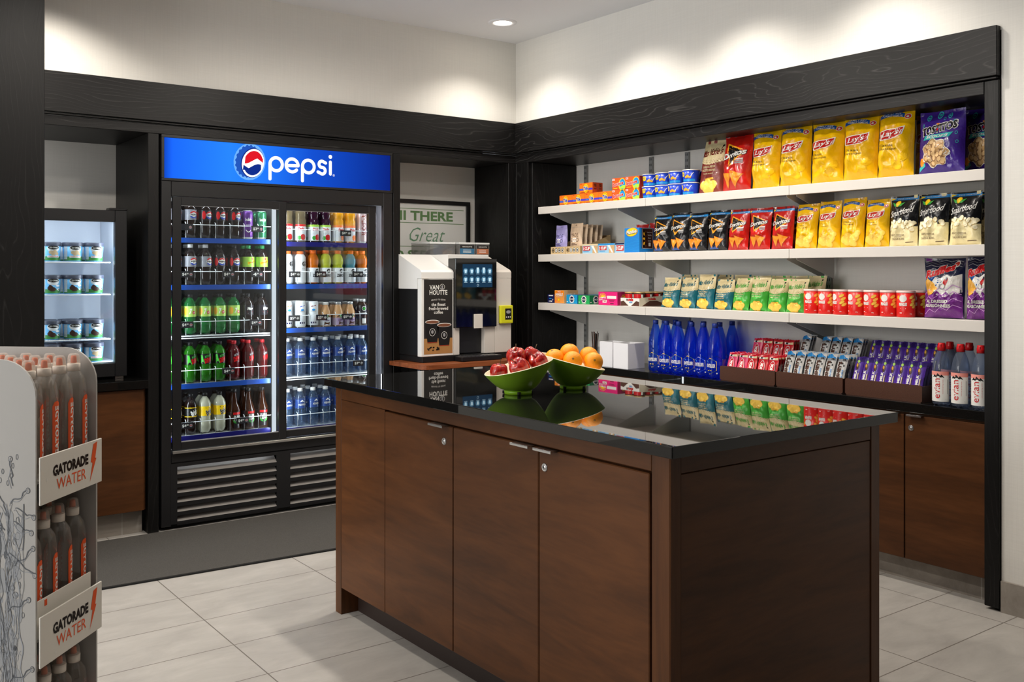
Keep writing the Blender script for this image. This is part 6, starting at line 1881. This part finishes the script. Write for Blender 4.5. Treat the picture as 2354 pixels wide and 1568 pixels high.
# ---------------------------------------------------------------- on the snack counter
z = Z_C
NAPM = mat('napkin_box_white', (226, 226, 230), .4)
root = empty('napkin_holder')
q = MB()
for bx in ((-.055, .055, 0, .003, 0, .145), (-.055, .055, .107, .110, 0, .145), (-.055, -.052, .003, .107, 0, .145), (.052, .055, .003, .107, 0, .145), (-.052, .052, .003, .107, 0, .004)):
    q.box(*bx, NAPM, bev=.0006, seg=1)
q.build('holder_box', root)
q = MB(); q.box(-.0515, .0515, .0035, .1065, .0045, .128, WHITE, bev=.002); q.build('napkins', root)
K_NAP = Kind(root)
K_NAP.put((3.800, 4.176, z + .0003), RW, 'white open-topped holder nearer the corner on the snack counter', 'holder', 'white holders on the snack counter')
K_NAP.put((3.786, 4.038, z + .0003), RW + .04, 'white open-topped holder nearer the blue bottles on the snack counter', 'holder', 'white holders on the snack counter', (1.05, 1.25, 1.0))
CUPG = thin_clear('clear_tumbler', (226, 228, 228), 1.45, .04)
o = empty('stir_stick_cup', (4.02, 4.52, z + .0003)); tag(o, 'clear tumbler of dark stir sticks behind the white holders', 'cup')
q = MB(); q.lathe([(.0005, .001), (.030, 0), (.034, .085)], CUPG, 24, cap=False); q.build('tumbler', o)
for k in range(16):
    a = 2 * pi * k / 16 + RND.random(); r0 = .022 * RND.random() ** .5; q = MB()
    q.tube([(r0 * .6 * cos(a), r0 * .6 * sin(a), .004), (r0 * 1.35 * cos(a), r0 * 1.35 * sin(a), .172 + RND.uniform(-.008, .008))], .0022, BROWN if k % 3 else INK, 5); q.build('stir_stick', o)

mp_ = [(.0005, .008), (.020, .004), (.030, 0), (.0385, .010), (.0405, .028), (.0405, .088), (.0385, .110), (.0385, .128), (.0395, .150), (.036, .182), (.027, .220), (.0185, .250), (.0145, .263), (.0135, .276)]
def sparkling(line):
    def deco(q, F, r, a, e):
        hexa = [(-.036, .046), (-.036, .090), (.0, .108), (.036, .090), (.036, .046), (.0, .026)]
        q.line(F, hexa, .0030, line, 2, True); q.text(F, 'MONTELLIER', 0, .069, .060, .019, WHITE, 2, .03); q.line(F, [(-.022, .055), (.026, .055)], .0012, SKY, 2); q.line(F, [(-.012, .044), (.010, .044)], .004, line, 2)
        q.poly(F, [(-.016, .086), (-.010, .082), (-.012, .092), (-.020, .092)], SKY, 2, 1); q.ring(F, .008, .088, .003, .003, .001, SKY, 2, 10); q.oval(F, .038, .030, .004, .004, WHITE, 2, 8, 1)
    return deco
LCLEAR = mat('bottle_print_film', (12, 44, 150), .12, trans=.35)
def sparkling_bottle(line):
    root = empty('blue_sparkling_water_bottle')
    q = MB(); q.lathe(mp_, BLUEPET, 26, rfn=feet(5, .006)); sparkling(line)(q, cyl(.0406), 0, 0, 0); q.build('bottle_body', root)
    q = MB(); q.lathe([(.0152, .262), (.0152, .2835), (.0138, .285), (.0005, .285)], CAPN, 20); q.build('cap', root)
    return Kind(root)
K_MY = sparkling_bottle(YEL); K_MW = sparkling_bottle(mat('print_pale_lilac', (190, 186, 214), .35))
g = 'blue sparkling water bottles on the counter'
for i, (x, y) in enumerate(((3.846, 3.818), (3.843, 3.732), (3.840, 3.638), (3.837, 3.543), (3.833, 3.458), (3.830, 3.374))):
    k = K_MW if i == 4 else K_MY
    k.put((x, y, z + .0003), RW + .30 - .05 * i + RND.uniform(-.1, .1), 'blue sparkling water bottle, %s from the white holders, front row%s' % (ORD[i], ', white outline' if i == 4 else ''), 'bottle', g)
for i, (x, y) in enumerate(((3.945, 3.848), (3.945, 3.762), (3.945, 3.652), (3.945, 3.556), (3.950, 3.448), (4.085, 3.478))):
    K_MY.put((x, y, z + .0003), RW + RND.uniform(-.5, .5), 'blue sparkling water bottle, %s from the white holders, back row' % ORD[i], 'bottle', g)

# brown tray boxes with bars
TRAYB = speckle('tray_brown_leather', (70, 40, 26), (84, 50, 33), 260, .45, bump=.12)
TRAYI = mat('tray_inside', (40, 26, 20), .5)
TY = [(3.166, .371), (2.790, .371), (2.408, .372)]
ACR2 = thin_clear('clear_divider', (236, 236, 236), 1.4)
def candy_tray(y, w, label):
    o = empty('candy_tray', (3.812, y, z + .0003), RW); tag(o, label, 'tray', 'brown candy trays on the counter')
    q = MB(); q.prism(rounded(-w / 2, w / 2, 0.0, .072, .010, 4), 0, .006, 'y', TRAYB); q.build('front_board', o)
    q = MB()
    for s in (-1, 1):
        q.prism([(.0065, 0), (.0065, .068), (.228, .068), (.228, 0)], s * (w / 2 - .002), s * (w / 2 - .007), 'x', TRAYB)
    q.box(-w / 2 + .0075, w / 2 - .0075, .222, .228, 0, .068, TRAYB); q.box(-w / 2 + .0075, w / 2 - .0075, .0065, .2215, 0, .004, TRAYI); q.build('tray_body', o)
    q = MB(); q.box(-w / 2 + .0075, w / 2 - .0075, .122, .2215, .0045, .074, TRAYI); q.build('riser', o)
    for s in (-1, 1):
        q = MB(); q.prism([(.008, .069), (.008, .096), (.10, .128), (.22, .128), (.22, .069)], s * (w / 2 - .008), s * (w / 2 - .010), 'x', ACR2)
        q.build('clear_divider', o)
    return o
candy_tray(3.154, .345, 'brown candy tray of red chocolate wafers beside the blue bottles')
candy_tray(2.790, .369, 'brown candy tray of silver and blue bars between two other trays')
candy_tray(2.408, .370, 'brown candy tray of violet chocolate bars beside the red-capped water')
def flow_bar(name, w, h, t, base, ends, deco, seed):
    b = Bag(name, w, h, t, seed, 0); q, F = b.q, b.R(); b.shell(lambda u, v: ends if (v > .89 or v < .05) else base, base, 8, 16); deco(q, F); return b.kind()
KKR = foil('wafer_red', (204, 22, 34), .3); KKP = foil('wafer_pink', (226, 60, 110), .3); HSV = foil('bar_silver', (206, 205, 201), .3); HBL = foil('bar_blue_end', (20, 130, 200), .3); DMV = foil('bar_violet', (84, 44, 160), .28); DMD = foil('bar_deep_violet', (48, 24, 110), .3)
def b_wafer(q, F):
    q.poly(F, [(-.9, .84), (.1, .84), (.1, .92), (-.9, .92)], WHF, 1, 1); q.poly(F, [(-.7, .85), (-.3, .85), (-.3, .915), (-.7, .915)], INK, 2, 1); q.poly(F, [(.1, .84), (.9, .84), (.9, .92), (.1, .92)], CRF, 1, 1)
    q.oval(F, -.05, .46, .62, .34, WHF, 1, 24, 3); q.oval(F, -.05, .46, .56, .31, KKR, 2, 24, 3); q.text(F, 'KitKat', -.05, .46, .58, .70, WHF, 3, .06, rot=0) if False else q.text(F, 'Kit', -.28, .46, .40, .46, WHF, 3, .06, rot=0) if False else None
    for (t, x, zc_) in (('Kit', 0, .58), ('Kat', 0, .34)):
        vs, fs, asp = text2d(t, .06, 0); out = [F(x - .05 - yy * .62, zc_ + xx * .22, 4) for xx, yy in vs]; q.add(out, fs, WHF)
    q.line(F, [(.6, .70), (.75, .30)], .07, BROWN, 1)
def vtext(q, F, t, xc, zc_, along, across, m, L=3, bold=.03):
    vs, fs, asp = text2d(t, bold, 0)
    q.add([F(xc - yy * across, zc_ + xx * along, L) for xx, yy in vs], fs, m)
def b_silver(q, F):
    q.poly(F, [(-.95, .82), (.95, .82), (.95, .885), (-.95, .885)], GREY, 1, 2); q.poly(F, [(.15, .84), (.80, .84), (.70, .89), (.25, .89)], INK, 2, 1)
    vtext(q, F, "HERSHEY'S", -.34, .46, .70, .92, BROWN, 3, .05); vtext(q, F, 'COOKIES', .55, .34, .50, .30, HBL, 3, .02); q.oval(F, .55, .70, .14, .030, INK, 2, 10, 1); q.oval(F, .25, .76, .12, .025, INK, 2, 10, 1)
def b_violet(q, F):
    q.oval(F, -.05, .74, .34, .10, BROWN, 2, 14, 2); q.oval(F, -.10, .77, .20, .05, GOLD, 3, 12, 2); q.oval(F, .08, .88, .26, .040, LIME, 2, 12, 1)
    vtext(q, F, 'DAIRY MILK', -.22, .34, .62, .62, WHF, 3, .05); q.line(F, [(.40, .08), (.40, .55)], .18, CRF, 2); q.line(F, [(.62, .10), (.60, .60)], .08, BROWN, 2)
K_KK = flow_bar('chocolate_wafer', .061, .138, .013, KKR, KKR, b_wafer, 2); K_KKP = flow_bar('chocolate_wafer', .061, .138, .013, KKP, KKR, b_wafer, 3)
K_HB = flow_bar('chocolate_bar', .050, .168, .012, HSV, HBL, b_silver, 4); K_DM = flow_bar('chocolate_bar', .041, .164, .013, DMV, DMD, b_violet, 5)
def rows(kinds, y0, cols, pitch, nd, rise, nd_back, base, what, cat, grp, tilt_, back_cols):
    """bars lean back one behind another; a second bank stands on the riser"""
    for i in range(cols):
        yy = y0 + pitch * ((cols - 1) / 2 - i)
        for d_ in range(nd):
            k = kinds(i)
            x = 3.812 + .018 + .0215 * d_
            k.put((x, yy + RND.uniform(-.003, .003), z + .0080), 0, '%s, %s from the %s end, %s in its file' % (what, ORD[i], base, ORD[d_]), cat, grp, (1, 1, 1), rot=(tilt_, 0, RW))
        if i in back_cols:
            for d_ in range(nd_back):
                k = kinds(i)
                k.put((3.812 + .136 + .0215 * d_, yy, z + .0785), 0, '%s on the riser, %s from the %s end, %s in its file' % (what, ORD[i], base, ORD[d_]), cat, grp, (1, 1, 1), rot=(tilt_, 0, RW))
TL_ = -.30
rows(lambda i: K_KKP if i in (0, 1) else K_KK, 3.154, 5, .0642, 4, 0, 3, 'blue bottle', 'red wafer', 'chocolate wafer', 'red chocolate wafers in their tray', TL_, (1, 2, 3, 4))
rows(lambda i: K_HB, 2.790, 6, .0570, 4, 0, 3, 'wafer tray', 'silver blue bar', 'chocolate bar', 'silver and blue bars in their tray', TL_, (0, 2, 3, 4, 5))
rows(lambda i: K_DM, 2.408, 8, .0428, 3, 0, 3, 'silver bar', 'violet bar', 'chocolate bar', 'violet bars in their tray', TL_, (0, 1, 2, 3, 4, 5, 6, 7))

# still water with red sport caps
ev = [(.0005, .006), (.020, .003), (.028, 0), (.0345, .008), (.036, .020), (.036, .140), (.0355, .152), (.0345, .165), (.030, .190), (.021, .214), (.0145, .226), (.0140, .232)]
root = empty('red_capped_water_bottle')
EVW = thin_clear('water_in_pale_blue_plastic', (218, 226, 240), 1.5, .10, (172, 186, 210))
q = MB(); q.lathe(ev, EVW, 26, rfn=feet(5, .005)); q.build('bottle_body', root)
q = MB(); R_ = .0366; F = cyl(R_)
q.grid(lambda u, v: F(-.046 + .092 * u, .018 + .124 * v, 0), 20, 3, WHITE, smooth=True)
PKF = mat('label_blush', (234, 150, 138), .4)
q.rect(F, -.046, .046, .126, .142, PKF, 1, 20, 1)
for (x, s) in ((-.014, .010), (.000, .014), (.014, .010)):
    q.poly(F, [(x - s, .118), (x - s * .2, .118 + s * 1.2), (x + s * .3, .118 + s * .7), (x + s, .116)], INK, 2, 1)
vs, fs, asp = text2d('evian', .0, 0)
q.add([F(-.006 - yy * .026, .072 + xx * .082, 2) for xx, yy in vs], fs, RED)
vs, fs, asp = text2d('natural spring water', .0, 0); q.add([F(.018 - yy * .004, .080 + xx * .06, 2) for xx, yy in vs], fs, RED)
q.line(F, [(-.036, .028), (.030, .028)], .002, GREY, 2); q.line(F, [(.036, .05), (.036, .11)], .002, GREY, 2)
q.build('label', root)
q = MB(); q.lathe([(.0165, .226), (.0168, .244), (.0150, .247), (.0145, .255), (.0135, .2575), (.0005, .2575)], RED, 20); q.box(-.004, .004, -.0185, -.013, .240, .253, RED, bev=.0015); q.build('cap', root)
K_EV = Kind(root)
g = 'red-capped water bottles on the counter'
for i, (x, y) in enumerate(((3.822, 2.142), (3.822, 2.060), (3.822, 1.976))):
    K_EV.put((x, y, z + .0003), RW + RND.uniform(-.08, .08) + .10, 'clear water bottle with a red cap, %s from the violet bar tray, front row' % ORD[i], 'bottle', g)
for i, (x, y) in enumerate(((3.920, 2.160), (3.920, 2.076))):
    K_EV.put((x, y, z + .0003), RW + .5, 'clear water bottle with a red cap, %s from the violet bar tray, back row' % ORD[i], 'bottle', g)
# ================================================================== CAMERA, LAMPS, COLOUR
cam = bpy.data.cameras.new('camera'); co = bpy.data.objects.new('camera', cam); COL.objects.link(co)
cam.sensor_width = 36.0; cam.sensor_fit = 'HORIZONTAL'
cam.lens = 2219.5 / 2354 * 36.0
cam.shift_y = -(784 - 625.2) / 2354
cam.clip_start = 0.05
co.location = (0, 0, 1.32); co.rotation_euler = (pi / 2, 0, -math.atan((1177 + 480) / 2219.5))
S.camera = co

for y in (4.62, 3.82, 3.08, 2.34):
    spot(3.38, y, 42, 124, 0.8)
for x, y, p in ((0.90, 4.60, 62), (1.00, 3.35, 80), (-0.5, 3.2, 60), (2.15, 3.60, 80), (2.15, 2.60, 60)):
    spot(x, y, p, 128 if y > 4 else 174, 0.6)
inner_lamp('left_fill_light', (-3.6, 3.15, 1.45), (pi / 2 + .22, 0, -pi / 2 + .22), 3.0, 2.5, 150, (1.0, .98, .95))  # unseen fill light added at the left to brighten the room, no real window
w = bpy.data.worlds.new('World'); S.world = w; w.use_nodes = True
w.node_tree.nodes['Background'].inputs['Color'].default_value = rgb(226, 228, 234)
w.node_tree.nodes['Background'].inputs['Strength'].default_value = 0.17

S.view_settings.view_transform = 'Standard'
S.view_settings.look = 'None'
S.view_settings.gamma = 1.0
S.view_settings.use_curve_mapping = False
S.view_settings.exposure = 0.12
S.cycles.max_bounces = 9
S.cycles.diffuse_bounces = 4
S.cycles.glossy_bounces = 5
S.cycles.transmission_bounces = 8
S.cycles.transparent_max_bounces = 14
S.cycles.caustics_reflective = False
S.cycles.caustics_refractive = False
S.cycles.sample_clamp_indirect = 6.0
